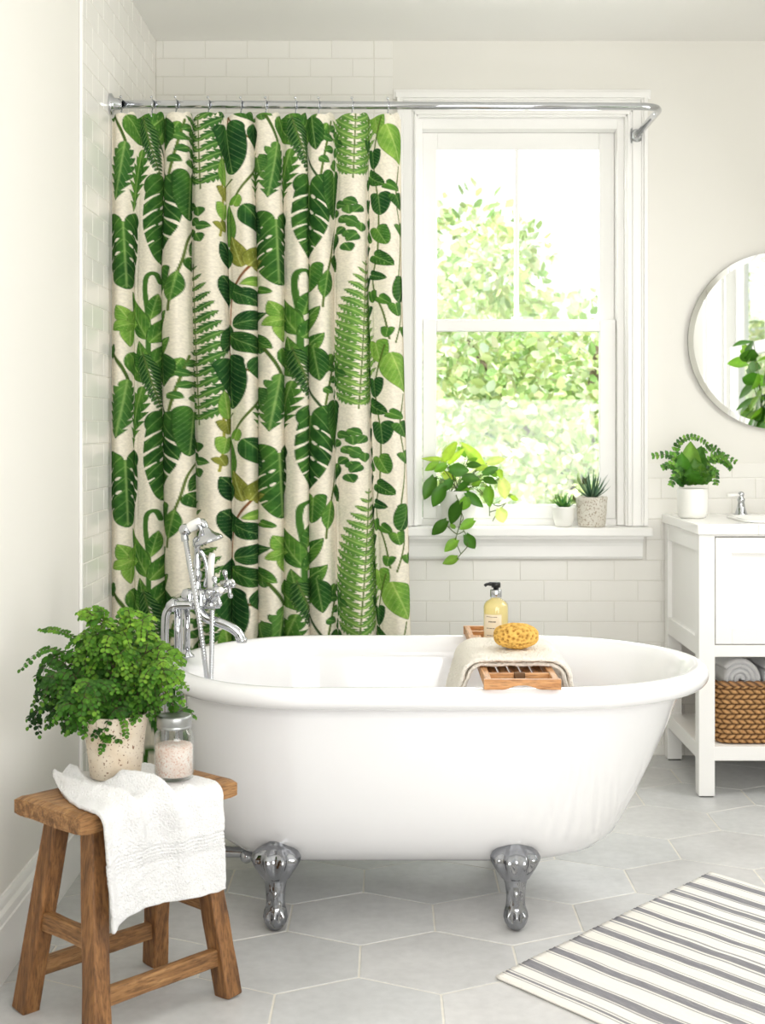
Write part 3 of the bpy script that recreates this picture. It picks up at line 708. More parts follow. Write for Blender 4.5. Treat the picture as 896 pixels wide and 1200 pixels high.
# ------------------------------------------------------------------ bathtub
TXL, TXR, TYF, TYB = -.545, .798, 3.152, 3.945
def outline(xl, xr, yf, yb, rl, rr, N_=192):
    b = (yb - yf) / 2; cy = (yb + yf) / 2; pts = []
    # walk: right end (half ellipse), back side, left end, front side
    n1 = N_ // 3; n2 = N_ // 6
    for k in range(n1): a = -PI / 2 + PI * k / n1; pts.append((xr - rr + rr * math.cos(a), cy + b * math.sin(a)))
    for k in range(n2): t = k / n2; pts.append((xr - rr + (xl + rl - xr + rr) * t, yb))
    for k in range(n1): a = PI / 2 + PI * k / n1; pts.append((xl + rl + rl * math.cos(a), cy + b * math.sin(a)))
    for k in range(n2): t = k / n2; pts.append((xl + rl + (xr - rr - xl - rl) * t, yf))
    return pts
def make_tub():
    base = Vector((.12, 3.55, 0))
    root = empty('bathtub', base, label='white freestanding clawfoot bathtub with rolled rim on chrome feet', cat='bathtub')
    rings = []
    def ring(z, o0, o1, of, ob, rl=.36, rr=.42):
        rings.append([(x, y, z) for x, y in outline(TXL + o0, TXR - o1, TYF + of, TYB - ob, rl, rr)])
    def off(d, z): ring(z, d, d, d, d, .36 - d * .6, .42 - d * .6)
    # outside, bottom up
    yc = (TYF + TYB) / 2
    def body(z, xl, xr, yf, rl=None, rr=None):
        hb = yc - yf
        rings.append([(x, y, z) for x, y in outline(xl, xr, yf, yc + hb, rl or min(.34, hb * .95), rr or min(.40, hb * 1.1))])
    for z, xl, xr, yf in ((.118, .02, .10, 3.52), (.119, -.20, .30, 3.46), (.124, -.30, .44, 3.40), (.134, -.365, .506, 3.36), (.152, -.415, .556, 3.318), (.18, -.452, .588, 3.285),
                          (.22, -.478, .612, 3.258), (.28, -.498, .643, 3.234), (.36, -.510, .681, 3.214), (.45, -.518, .721, 3.197), (.52, -.522, .748, 3.186), (.548, -.523, .756, 3.182)):
        body(z, xl, xr, yf)
    r = .026
    for k in range(0, 15):
        a = -PI * .62 + k / 14 * PI * 1.27     # around the roll, from the underside, over the top, to the inside
        d = -r * math.cos(a + PI / 2 - PI / 2) * 1.0
        off(-r * math.cos(a), .574 + r * math.sin(a))
    # inside going down
    for z, d in ((.575, .030), (.54, .038), (.45, .052), (.36, .072), (.28, .100), (.22, .140), (.19, .190), (.178, .26), (.174, .33)):
        ring(z, d, d + (.57 - z) * .42, d, d, max(.05, .34 - d * .7), max(.05, .40 - d * .7))
    m = MB(); n = len(rings[0])
    vs = [p for q in rings for p in q]; fs = []
    for i in range(len(rings) - 1):
        for k in range(n):
            k2 = (k + 1) % n; fs.append((i * n + k, i * n + k2, (i + 1) * n + k2, (i + 1) * n + k))
    fs.append(tuple(reversed(range(n)))); fs.append(tuple(range((len(rings) - 1) * n, len(rings) * n)))
    m.add(vs, fs); m.build('basin', M['enamel'], root, base=base)
    # claw feet
    prof = [(0, 0.0), (.012, .003), (.020, .010), (.0255, .020), (.0285, .033), (.0265, .046), (.0225, .058), (.0215, .074), (.0225, .092), (.0245, .108), (.029, .122), (.037, .136), (.045, .150), (.051, .163), (.052, .172), (.047, .182), (.037, .191), (.022, .199), (.013, .206), (.005, .210), (0, .211)]
    def foot(cx, cy, sg):
        f = MB(); nseg = 64
        P = []
        fine = []
        for i in range(len(prof) - 1):
            for k in range(4): t = k / 4; fine.append((prof[i][0] * (1 - t) + prof[i + 1][0] * t, prof[i][1] * (1 - t) + prof[i + 1][1] * t))
        fine.append(prof[-1])
        for (r_, z) in fine:
            row = []
            for k in range(nseg):
                a = 2 * PI * k / nseg
                ca, sa = math.cos(a), math.sin(a)
                dep = .95 if z < .06 else (.95 - .35 * min(1, (z - .06) / .09))
                rr = r_ * (1.16 if z > .12 else 1.04)
                front = max(0, -sa)                       # side away from the tub
                if .022 < z < .050: rr *= 1 + .20 * front * math.cos(a * 8) * math.sin((z - .022) / .028 * PI)      # toes
                if .060 < z < .096: rr *= 1 + .17 * front * math.cos(a * 6 + PI) * math.sin((z - .060) / .036 * PI)
                if .118 < z < .205: rr *= 1 + .15 * front * math.cos(a * 10) * math.sin((z - .118) / .087 * PI) ** 1.5
                yoff = .0
                if z > .09: yoff = (z - .09) * .16         # the plate leans in towards the tub
                if z < .05: yoff = -.006 * (1 - z / .05)
                bulge = -.010 * front * math.sin(max(0, min(1, (z - .12) / .07)) * PI)
                row.append((cx + rr * ca, cy + sg * (rr * sa * dep + yoff + bulge), z))
            P.append(row)
        vs = [p for q in P for p in q]; fs = []
        for i in range(len(P) - 1):
            for k in range(nseg):
                k2 = (k + 1) % nseg; q = (i * nseg + k, i * nseg + k2, (i + 1) * nseg + k2, (i + 1) * nseg + k)
                fs.append(q if sg > 0 else tuple(reversed(q)))
        f.add(vs, fs); f.build('claw_foot', M['foot_chrome'], root, base=base)
    foot(-.268, 3.265, 1); foot(.306, 3.265, 1); foot(-.268, 3.825, -1); foot(.306, 3.825, -1)
    d = MB(); d.tube(smoothpath([(-.50, 3.50, .0), (-.50, 3.50, .085), (-.47, 3.50, .112), (-.33, 3.50, .112), (-.25, 3.50, .14)], 6), .014, 14)
    d.ball((-.36, 3.485, .105), .017, 10)
    d.build('drain_pipe', M['chrome'], root, base=base)
    ov = MB(); t = MB(); t.lathe([(0, 0), (.026, 0), (.026, .005), (.020, .009), (0, .011)], n=28)
    ry = Matrix.Rotation(PI / 2 + .12, 3, 'Y')
    ov.add([ry @ Vector(p) + Vector((-.505, 3.548, .53)) for p in t.v], t.f)
    ov.build('overflow_cover', M['chrome'], root, base=base)
make_tub()

# ------------------------------------------------------------------ tub filler with hand shower
def make_filler():
    base = Vector((-.58, 3.55, 0))
    root = empty('tub_faucet', base, label='chrome telephone-style tub faucet with hand shower on the left rim', cat='faucet')
    YF = 3.55
    q = lambda u, v, y=YF: at(u, v, y)
    # supply risers from the floor with elbows onto the mixer body
    bz = 1.2 - (707 - CY0) * YF / FPX       # body axis height
    bl = q(208, 707)
    m = MB()
    for (u, y) in ((197, 3.50), (205, 3.62)):
        x = (u - CX0) * YF / FPX
        p = [Vector((x, y, .0)), Vector((x, y, .3)), Vector((x, y, bz - .05)), Vector((x + .004, y, bz - .018)), Vector((x + .022, y, bz)), Vector((x + .07, y, bz + .002))]
        m.tube([p[0], p[1]] + smoothpath(p[2:], 6), .0105, 16)
        m.lathe([(0, 0), (.028, 0), (.026, .006), (.014, .010)], (x, y, 0), 28)
        m.lathe([(.0105, 0), (.015, .003), (.015, .018), (.0105, .021)], (x, y, .56), 20)
    m.build('supply_pipe', M['chrome'], root, base=base)
    m = MB()       # short legs standing on the rim
    for (u, y) in ((210, 3.52), (217, 3.58)):
        x = (u - CX0) * YF / FPX
        m.tube([(x, y, .598), (x, y, bz)], .0088, 16)
        m.lathe([(0, 0), (.020, 0), (.019, .005), (.011, .012), (.0095, .02)], (x, y, .5985), 24)
    m.build('rim_leg', M['chrome'], root, base=base)
    m = MB()       # body
    x0 = (205 - CX0) * YF / FPX; x1 = (258 - CX0) * YF / FPX
    yb = 3.55
    m.tube([(x0, 3.49, bz), (x0, 3.64, bz)], .015, 18)
    m.tube([(x0, yb, bz), (x0 + .03, yb, bz), (x1 - .02, yb, bz), (x1, yb, bz)], [.014, .017, .015, .013], 20)
    m.tube([(x0 + .02, yb, bz + .020), (x1 - .01, yb, bz + .020)], .011, 16)
    for xx in (x0 + .035, x0 + .065, x0 + .092): m.lathe([(.0, -.02), (.019, -.02), (.021, -.012), (.016, 0), (.020, .012), (.014, .026), (0, .03)], (xx, yb, bz + .010), 24)
    m.build('mixer_body', M['chrome'], root, base=base)
    m = MB()
    m.tube(smoothpath([q(232, 712), q(240, 723), q(258, 730), q(270, 735), q(279, 742), q(283, 751)], 7), [.0125] * 30 + [.0135] * 6, 18)
    e = q(283, 751); m.lathe([(.0, -.004), (.014, -.004), (.015, .002), (.0135, .008)], e, 20)
    m.build('spout', M['chrome'], root, base=base)
    # two cross handles
    for (u, v, y) in ((257, 690, 3.50), (263, 688, 3.62)):
        h = MB(); c = q(u, v, YF); c.y = y
        ax = Vector((.8, -.5 if y < YF else .5, .25)).normalized()
        h.tube([Vector((x1 - .03, yb, bz)), c], .010, 14)
        h.ball(c, .0145, 10)
        s1 = ax.cross(Vector((0, 0, 1))).normalized(); s2 = ax.cross(s1)
        for d_ in (s1, -s1, s2, -s2):
            h.tube([c, c + d_ * .022, c + d_ * .030, c + d_ * .034], [.0052, .0045, .0075, .004], 12); h.ball(c + d_ * .033, .0072, 8)
        hn = h.build('cross_handle', M['chrome'], root, base=base)
        b_ = MB(); b_.ball(c + ax * .012, .009, 8); b_.build('porcelain_button', M['porcelain'], hn, base=base)
    # diverter lever of white porcelain
    m = MB(); m.tube(smoothpath([q(246, 690), q(246.5, 676), q(247, 660), q(249, 648)], 5), [.007, .007, .0075, .008, .0085, .009, .009, .0095, .0095, .0095, .0095, .0095, .009, .0085, .008, .006], 14)
    m.build('diverter_lever', M['porcelain'], root, base=base)
    m = MB()       # ornate cradle column
    c = q(231, 700); h = .0
    prof = [(.014, 0), (.016, .010), (.009, .018), (.012, .030), (.008, .040), (.013, .055), (.0135, .062), (.007, .072), (.011, .090), (.007, .105), (.0085, .130), (.012, .138), (.012, .150), (.006, .158), (0, .160)]
    m.lathe(prof, c, 20)
    top = c + Vector((0, 0, .150))
    for s_ in (-1, 1):
        m.tube(smoothpath([top, top + Vector((.012, s_ * .016, .012)), top + Vector((.012, s_ * .020, .030)), top + Vector((.004, s_ * .020, .040))], 5), .0045, 10)
    m.tube(smoothpath([q(240, 688), q(243, 672), q(240, 655), q(234, 645)], 5), .006, 12)
    m.build('cradle', M['chrome'], root, base=base)
    # hand shower : porcelain grip lying across the cradle and a bell shaped rose
    grip = MB(); a = q(217, 621); b_ = q(236, 611)
    grip.tube([a, a.lerp(b_, .15), a.lerp(b_, .5), a.lerp(b_, .9), b_], [.009, .0125, .0145, .014, .011], 18)
    hs = grip.build('hand_shower', M['porcelain'], root, base=base)
    g = MB()
    g.ball(q(217, 621), .0165, 10); g.tube(smoothpath([q(217, 621), q(216, 626), q(217, 634)], 4), .010, 14)
    g.tube(smoothpath([q(234, 612), q(238, 615), q(241, 621)], 4), [.012] * 6 + [.010] * 3, 16)
    bell = MB(); bell.lathe([(0, .034), (.010, .034), (.014, .026), (.022, .014), (.036, .004), (.041, -.002), (.041, -.007), (.036, -.009), (0, -.009)], n=32)
    R_ = Matrix.Rotation(.42, 3, 'Y') @ Matrix.Rotation(-.15, 3, 'X')
    cc = q(243, 632); g.add([(Matrix.Rotation(-.30, 3, 'Y') @ Vector(p)) + cc for p in bell.v], bell.f)
    g.build('shower_rose', M['chrome'], hs, base=base)
    # ribbed hose hanging in a loop into the tub
    m = MB(); y1 = 3.44
    pts = smoothpath([q(217, 630), q(222, 662, 3.50), q(231, 712, y1), q(238, 760, y1), q(243, 800, y1 + .02), q(245.5, 818, 3.47), q(247, 800, 3.50), q(248, 760, 3.52), q(248.5, 715, 3.54)], 40)
    m.tube(pts, [.0068 if i % 3 else .0052 for i in range(len(pts))], 12)
    m.build('hose', M['chrome'], root, base=base)
make_filler()

# ------------------------------------------------------------------ bath tray and what lies on it
def make_tray():
    x0, x1, y0, y1, zb, zt = .222, .394, 3.115, 3.965, .6015, .625
    base = Vector((.308, 3.54, zb))
    root = empty('bath_tray', base, label='narrow wooden bath tray lying across the tub', cat='bath tray')
    for x in (x0, x1 - .016):
        MB().box(x, x + .016, y0 + .014, y1 - .014, zb, zt).build('side_rail', M['bamboo_y'], root, smooth=False, bevel=.002, base=base)
    for (ya, yb) in ((y0, y0 + .015), (y1 - .015, y1)):
        m = MB(); n = 40; top, bot = [], []
        for i in range(n + 1):
            t = i / n; x = x0 - .002 + (x1 - x0 + .004) * t
            k = abs(t - .5); arch = .0095 * (.5 + .5 * math.cos(min(1, max(0, k - .03) / .24) * PI))
            top.append((x, zt)); bot.append((x, zb + arch))
        P = [[(x, ya, z) for x, z in bot], [(x, yb, z) for x, z in bot], [(x, yb, z) for x, z in top], [(x, ya, z) for x, z in top]]
        m.grid(P, closeu=True)
        for e in (0, n):
            q = [tuple(P[r][e]) for r in range(4)]; m.add(q if e else q[::-1], [(3, 2, 1, 0)])
        m.build('end_bar', M['bamboo_x'], root, smooth=False, bevel=.001, base=base)
    for ya in (y0 + .088, y1 - .10):
        MB().box(x0 + .012, x1 - .012, ya, ya + .016, zb + .004, zt - .002).build('cross_bar', M['bamboo_x'], root, smooth=False, bevel=.002, base=base)
    for k in range(5):
        xa = x0 + .020 + k * .0275
        MB().box(xa, xa + .021, y0 + .1, y1 - .012, zb + .002, zb + .012).build('slat', M['bamboo_y'], root, smooth=False, bevel=.0015, base=base)
    m = MB(); m.box(.296, .322, y0 + .082, y0 + .092, zb + .006, zt + .001)
    m.build('clip', M['clasp'], root, smooth=False, bevel=.002, base=base)
make_tray()

def make_tray_towel():
    m = MB(); ya, yb = 3.262, 3.575
    def layer(off, L, R, ztop, y0, y1, seedv, th):
        # cross-section over the tray : hangs left, lies flat, hangs right
        sec = []
        xl, xr = .222 - .004, .394 + .004
        nl = 44
        def add(x, z, nx, nz): sec.append((x, z, nx, nz))
        for i in range(nl): t = i / nl; z = ztop - .028 - L * (1 - t); add(xl - .020 - .036 * (1 - t) - .006 * math.sin(t * 3), z, -1, .05)
        for i in range(8): a = PI - (i / 8) * PI / 2; add(xl + .012 + .032 * math.cos(a), ztop - .028 + .028 * math.sin(a), math.cos(a), math.sin(a))
        for i in range(71): t = i / 70; add(xl + .012 + (xr - xl - .024) * t, ztop, 0, 1)
        for i in range(1, 9): a = PI / 2 - (i / 8) * PI / 2; add(xr - .012 + .032 * math.cos(a), ztop - .028 + .028 * math.sin(a), math.cos(a), math.sin(a))
        for i in range(1, nl + 1): t = i / nl; add(xr + .020 + .034 * t, ztop - .028 - R * t, 1, .05)
        n = 110; top, bot = [], []
        for j in range(n + 1):
            t = j / n; ed = min(1, min(t, 1 - t) / .06); rnd = math.sqrt(max(0, 1 - (1 - ed) ** 2))
            ra, rb = [], []
            for (x, z, nx, nz) in sec:
                y = y0 + (y1 - y0) * t + .006 * math.sin(z * 30 + seedv) * (1 if t < .5 else -1)
                w = .0022 * mnoise.noise(Vector((x * 25, y * 22, z * 25 + seedv))) + .0016 * mnoise.noise(Vector((x * 170, y * 170, z * 170 + seedv)))
                h = th * (.35 + .65 * rnd) / 2
                ra.append((x + nx * (off + h + w), y, z + nz * (off + h + w))); rb.append((x + nx * (off - h + w), y, z + nz * (off - h + w)))
            top.append(ra); bot.append(rb)
        loop = []
        for j in range(n + 1): loop.append(top[j] + bot[j][::-1])
        k = len(loop[0]); vs = [p for r in loop for p in r]; fs = []
        for j in range(n):
            for i in range(k):
                i2 = (i + 1) % k; fs.append((j * k + i, j * k + i2, (j + 1) * k + i2, (j + 1) * k + i))
        fs.append(tuple(reversed(range(k)))); fs.append(tuple(range(n * k, (n + 1) * k)))
        m.add(vs, fs)
    layer(.006, .13, .13, .626, ya + .004, yb - .006, 1.0, .011)
    layer(.019, .16, .15, .626, ya, yb, 4.0, .0125)
    o = m.build('folded_towel', M['cream_towel'], base=Vector((.308, 3.42, .626)), smooth=True)
    tag(o, 'cream folded towel draped across the bath tray under the sponge', 'towel')
make_tray_towel()

def make_sponge():
    c = Vector((.318, 3.385, .653)); m = MB(); n1, n2 = 90, 150; P = []
    cols = []
    for i in range(n1 + 1):
        th = PI * i / n1; row = []
        for k in range(n2):
            a = 2 * PI * k / n2
            d = Vector((math.sin(th) * math.cos(a), math.sin(th) * math.sin(a), -math.cos(th)))
            sq = lambda q, e: math.copysign(abs(q) ** e, q)
            p = Vector((.056 * sq(d.x, .92), .048 * sq(d.y, .92), .0315 * sq(d.z, .84)))
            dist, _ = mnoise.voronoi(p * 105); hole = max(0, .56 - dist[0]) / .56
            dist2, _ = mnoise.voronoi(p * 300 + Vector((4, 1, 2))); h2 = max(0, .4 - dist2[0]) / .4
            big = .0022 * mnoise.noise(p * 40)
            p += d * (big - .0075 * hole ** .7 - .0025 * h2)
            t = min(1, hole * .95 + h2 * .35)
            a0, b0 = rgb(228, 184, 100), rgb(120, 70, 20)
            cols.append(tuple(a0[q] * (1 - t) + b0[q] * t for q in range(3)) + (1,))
            row.append(c + p + Vector((0, 0, .031)))
        P.append(row)
    vs = [p for r in P for p in r]; fs = []
    for i in range(n1):
        for k in range(n2):
            k2 = (k + 1) % n2; fs.append((i * n2 + k, i * n2 + k2, (i + 1) * n2 + k2, (i + 1) * n2 + k))
    m.add(vs, fs, cols)
    o = m.build('bath_sponge', vcol('yellow_sponge', 0.95, bump=0.4, bscale=500, spec=0.1, bdist=.002), base=c)
    tag(o, 'round yellow natural sponge full of holes on the folded cream towel', 'sponge')
make_sponge()

def make_bottle():
    b = Vector((.293, 3.695, .6136))
    root = empty('soap_bottle', b, label='pump bottle of amber liquid soap standing on the bath tray', cat='bottle')
    MB().lathe([(0, .002), (.030, .002), (.0325, .005), (.0325, .100), (.031, .108), (.025, .116), (.016, .121), (.013, .124), (0, .124)], n=40).build('bottle_body', M['soap'], root)
    MB().lathe([(0, 0), (.0325, 0), (.0335, .002), (.0335, .101), (.032, .109), (.026, .1175), (.017, .1225), (.0135, .126), (.0135, .13), (0, .13)], n=40).build('bottle_glass', M['jarglass'], root)
    MB().lathe([(0, .128), (.0155, .128), (.0158, .129), (.0158, .146), (.015, .148), (0, .148)], n=32).build('collar', M['chrome'], root)
    m = MB(); m.lathe([(0, .146), (.0075, .146), (.0075, .153), (.0125, .154), (.0125, .165), (.011, .168), (0, .168)], n=28)
    m.tube(smoothpath([(0, 0, .161), (-.012, -.004, .1635), (-.025, -.008, .163), (-.031, -.010, .159)], 5), [.0055] * 8 + [.0042] * 8, 12)
    m.build('pump', M['black'], root)
    lab = MB(); P = []
    for i in range(21):
        a = -PI / 2 - .42 + (i - 10) / 10 * .80
        P.append([(.0340 * math.cos(a), .0340 * math.sin(a), z) for z in (.014, .084)])
    lab.grid(P); lo = lab.build('label', M['paper'], root)
    tx = MB()
    for (z, h, runs) in ((.077, .0016, ((-.6, -.42), (-.38, -.2), (-.15, .1), (.14, .55))), (.063, .0034, ((-.35, -.2), (-.15, .02), (.07, .2), (.24, .4))), (.046, .0018, ((-.6, -.3), (-.24, .05), (.1, .3), (.36, .6))), (.027, .0016, ((-.55, -.3), (-.25, .0), (.06, .5))), (.021, .0012, ((-.4, -.1), (-.04, .35)))):
        for (s0, s1) in runs:
            P = []
            for i in range(5):
                a = -PI / 2 - .42 + (s0 + (s1 - s0) * i / 4) * .8
                P.append([(.0343 * math.cos(a), .0343 * math.sin(a), zz) for zz in (z, z + h)])
            tx.grid(P)
    tx.build('lettering', M['ink'], lo)
make_bottle()

# ------------------------------------------------------------------ wooden stool (local x along the seat)
SA = math.radians(47.0)
SC = Vector((-.541, 2.850, 0))
def make_stool():
    root = empty('wooden_stool', SC, SA, 'rustic brown wooden stool with splayed legs in front of the bathtub', 'stool')
    zt, th = .450, .040
    hx, hy = .198, .116
    m = MB(); nx, ny = 24, 12; T, Bt = [], []
    for i in range(nx + 1):
        rt, rb = [], []
        for j in range(ny + 1):
            x = -hx + 2 * hx * i / nx; y = -hy + 2 * hy * j / ny
            ex = .0025 * mnoise.noise(Vector((x * 14, y * 14, 1))); 
            ed = max(0, abs(x) / hx - .95) / .05; ey = max(0, abs(y) / hy - .93) / .07
            dz = -.0045 * (ed ** 2 + ey ** 2) + .0015 * mnoise.noise(Vector((x * 30, y * 30, 4)))
            px_, py_ = x + ex * (abs(x) / hx) ** 4, y + ex * (abs(y) / hy) ** 4
            rt.append((px_, py_, zt + dz)); rb.append((px_, py_, zt - th - dz * .6))
        T.append(rt); Bt.append(rb)
    m.grid(T); o = len(m.v); m.grid([r for r in Bt[::-1]])
    def edge(a, b): m.add(a + b, [(k, k + 1, k + 1 + len(a), k + len(a)) for k in range(len(a) - 1)])
    edge(Bt[0][::-1], T[0][::-1]); edge(Bt[-1], T[-1]); edge([r[0] for r in Bt], [r[0] for r in T]); edge([r[-1] for r in Bt][::-1], [r[-1] for r in T][::-1])
    m.build('seat', M['wood_x'], root, smooth=False)
    def bar(p, q, wx, wy, name, mat, taper=1.0):
        p, q = Vector(p), Vector(q); d = (q - p).normalized()
        up = Vector((0, 0, 1)) if abs(d.z) < .8 else Vector((1, 0, 0))
        s = d.cross(up).normalized(); t = s.cross(d)
        if abs(d.z) >= .8: t = Vector((1, 0, 0)) - d * d.x; t.normalize(); s = d.cross(t)
        mm = MB(); P = []
        for k in range(9):
            f = k / 8; c = p.lerp(q, f); r = 1 + (taper - 1) * f
            jit = .0012 * mnoise.noise(c * 25 + Vector((wx * 100, 0, 0)))
            a, b = s * (wx / 2 * r + jit), t * (wy / 2 * r + jit)
            P.append([c - a - b, c + a - b, c + a + b, c - a + b])
        vs = [v for r in P for v in r]; fs = []
        for k in range(8):
            for i in range(4): i2 = (i + 1) % 4; fs.append((k * 4 + i, k * 4 + i2, k * 4 + 4 + i2, k * 4 + 4 + i))
        fs += [(3, 2, 1, 0), (32, 33, 34, 35)]
        mm.add(vs, fs); return mm.build(name, mat, root, smooth=False, bevel=.004)
    tx, ty, fx, fy = .128, .060, .166, .126
    zl = zt - th + .006
    def legp(sx, sy, z):
        f = 1 - z / zl
        return Vector((sx * (tx + (fx - tx) * f), sy * (ty + (fy - ty) * f), z))
    for sx in (-1, 1):
        for sy in (-1, 1):
            bar(legp(sx, sy, -.0), legp(sx, sy, zl), .046, .040, 'leg', M['wood_z'], .95)
    for sy in (-1, 1): bar(legp(-1, sy, .085), legp(1, sy, .085), .022, .036, 'stretcher', M['wood_x'])
    for sx in (-1, 1): bar(legp(sx, -1, .192), legp(sx, 1, .192), .024, .038, 'stretcher', M['wood_y'])
make_stool()
def st(x, y, z): return SC + Matrix.Rotation(SA, 3, 'Z') @ Vector((x, y, z))

def make_stool_towel():
    # hand towel over the seat, its front end hanging over the long side
    na, npp = 110, 190
    P, UV = [], []
    topl, hang = .245, .212; tot = topl + hang
    for i in range(na + 1):
        row = []; s = i / na; a = -.158 + .288 * s
        for j in range(npp + 1):
            q = j / npp; l = q * tot
            yb = .126 + .010 * math.sin(s * 5) - .022 * math.exp(-(s / .07) ** 2)              # back edge of the towel on the seat
            if l < topl - .012:
                y = yb - l; z = .450; ny_, nz_ = 0, 1
            else:
                r = .020; l2 = l - (topl - .012); arc = r * PI / 2
                yc = yb - (topl - .012)
                if l2 < arc:
                    t = l2 / r; y = yc - r * math.sin(t); z = .450 - r + r * math.cos(t); ny_, nz_ = -math.sin(t), math.cos(t)
                else:
                    y = yc - r; z = .450 - r - (l2 - arc); ny_, nz_ = -1, 0
            hg = max(0, min(1, (l - topl) / hang))
            # folds
            h = .0085
            g = lambda c, w: math.exp(-((s - c) / w) ** 2)
            onTop = max(0, min(1, 1 - (l - topl * .9) / .16))
            h += .040 * g(.26 + .50 * q, .070) * onTop * min(1, .45 + q * 1.5)
            h += .026 * g(.04 + .42 * q, .055) * onTop
            h += .012 * g(.60 + .30 * q, .05) * onTop
            h += .008 * max(0, 1 - l / .06) * g(.25, .25)                  # bunched back corner
            h += hg * (.006 * math.sin(s * 8.5 + .6 + hg) + .006) + .026 * g(.54 + .12 * hg, .065) * hg ** .5 * (1 - hg * .75) + .016 * g(.28, .06) * hg ** .5 * (1 - hg)
            h += .0022 * mnoise.noise(Vector((a * 38, l * 34, 2.0))) + .0012 * mnoise.noise(Vector((a * 90, l * 90, 5.0)))
            if .42 < hg < .60: h += .0016 * math.cos((hg - .42) / .18 * PI * 11) - .002       # woven band
            h = max(h, .004)
            for (qx, qy, qr) in ((.012, .062, .066), (.081, -.050, .048)):
                dq = math.hypot(a - qx, y - qy) / qr
                if dq < 1.5 and l < topl: kq = max(0, min(1, (1.5 - dq) / .4)); h = h * (1 - kq) + min(h, .0085) * kq
            wx = a * (1 + .04 * hg) + .010 * math.sin(l * 9) * (s - .5) + hg * .010 + .048 * max(0, 1 - l / .17) * (1 - s) - .006 * (1 - s)
            sag = hg * (-.008 * (1 - s) + .010 * math.sin(s * PI) - .002)
            row.append(Vector((wx, y + ny_ * h, z + nz_ * h + sag + (.003 * math.sin(s * 40) * .3 if q > .98 else 0))))
            UV.append((s, l))
        P.append(row)
    m = MB(); m.grid([[Vector(p) for p in r] for r in P])
    m.f = [tuple(reversed(f)) for f in m.f]
    o = m.build('hand_towel', M['towel'])
    o.location = SC; o.rotation_euler = (0, 0, SA)
    # thickness downwards into the gap above the wood
    md = o.modifiers.new('solid', 'SOLIDIFY'); md.thickness = .007; md.offset = -1.0 ; md.use_rim = True
    # let normals point outward
    tag(o, 'white hand towel hanging over the front of the wooden stool', 'towel')
make_stool_towel()

def make_jar():
    b = st(.081, -.050, .4605)
    root = empty('bath_salt_jar', b, label='glass jar of pink bath salt with grey metal lid on the stool', cat='jar')
    MB().lathe([(0, .001), (.036, .001), (.040, .004), (.0415, .012), (.0415, .088), (.039, .098), (.0335, .106), (.0325, .109), (.0325, .124), (.031, .124), (.031, .108), (.0375, .096), (.0398, .087), (.0398, .010), (0, .008)], n=48).build('jar_glass', M['jarglass'], root)
    m = MB(); n = 48
    m.lathe([(0, .0095), (.0375, .0095), (.0390, .012), (.0390, .070), (.036, .0735), (.022, .076), (0, .078)], n=48, fn=lambda r, z, a: r * (1 + .008 * math.sin(a * 9 + z * 300)))
    m.build('salt', M['salt'], root)
    MB().lathe([(.0348, .108), (.0362, .109), (.0362, .112), (.0352, .113), (.0362, .115), (.0362, .131), (.0352, .134), (.032, .135), (.030, .1335), (0, .1335)], n=48, fn=lambda r, z, a: r * (1 + (.006 * math.cos(a * 40) if .114 < z < .132 and r > .035 else 0))).build('lid', M['lid'], root)
make_jar()

# ------------------------------------------------------------------ leaves and plants
def leaf(m, base, tip, width, col, up=None, fold=.25, droop=.12, kind='heart', n=9, ruf=0.0, thick=0):
    base, tip = Vector(base), Vector(tip); d = tip - base; L = d.length; d.normalize()
    up = Vector(up) if up is not None else Vector((0, -1, .35))
    s = d.cross(up)
    if s.length < 1e-4: s = d.cross(Vector((1, .2, .1)))
    s.normalize(); nrm = s.cross(d).normalized()
    P, cols = [], []
    for i in range(n + 1):
        t = i / n
        if kind == 'heart': w = (math.sin(PI * min(1, t * .93 + .07)) ** .75) * (1.12 - .35 * t) if t < 1 else 0
        elif kind == 'lance': w = math.sin(PI * (t * .9 + .1)) ** .8 if t < 1 else 0
        elif kind == 'spike': w = (1 - t) ** .7 * (.75 + .25 * math.sin(min(1, t * 3) * PI / 2)); 
        elif kind == 'round': w = math.sin(PI * min(1, t * .88 + .08)) ** .5 if t < 1 else .05
        else: w = math.sin(PI * t) ** .8
        hw = width / 2 * w; row = []
        for j in (-2, -1, 0, 1, 2):
            q = j / 2; rr = ruf * width * math.sin(t * 26 + j * 1.7) * abs(q)
            p = base + d * (L * t) + s * (hw * q) + nrm * (abs(q) * hw * fold - droop * L * (t - .15) ** 2 + rr)
            if kind == 'heart' and t == 0: p = p - d * (abs(q) * .10 * L)
            row.append(p)
            k = 1.0 + (.16 if j == 0 else (-.05 if j < 0 else .04)) - .10 * (abs(q) == 1)
            cols.append((col[0] * k, col[1] * k, col[2] * k, 1))
        P.append(row)
    m.grid(P, col=cols)
def jitter(c, a=.15):
    k = 1 + random.uniform(-a, a); return (c[0] * k * (1 + random.uniform(-a, a) * .6), c[1] * k, c[2] * k, 1)
def soil(root, r, z, base=None, mat='soil'):
    m = MB(); m.lathe([(0, z + .004), (r * .5, z + .003), (r, z)][::-1], n=28, fn=lambda rr, zz, a: rr)
    m.v = [(x, y, zz + .003 * mnoise.noise(Vector((x * 90, y * 90, 1)))) for x, y, zz in m.v]
    return m.build('soil', M[mat], root)
LG = {'D': rgb(72, 124, 36), 'M': rgb(124, 176, 50), 'L': rgb(186, 220, 74), 'P': rgb(220, 236, 134)}

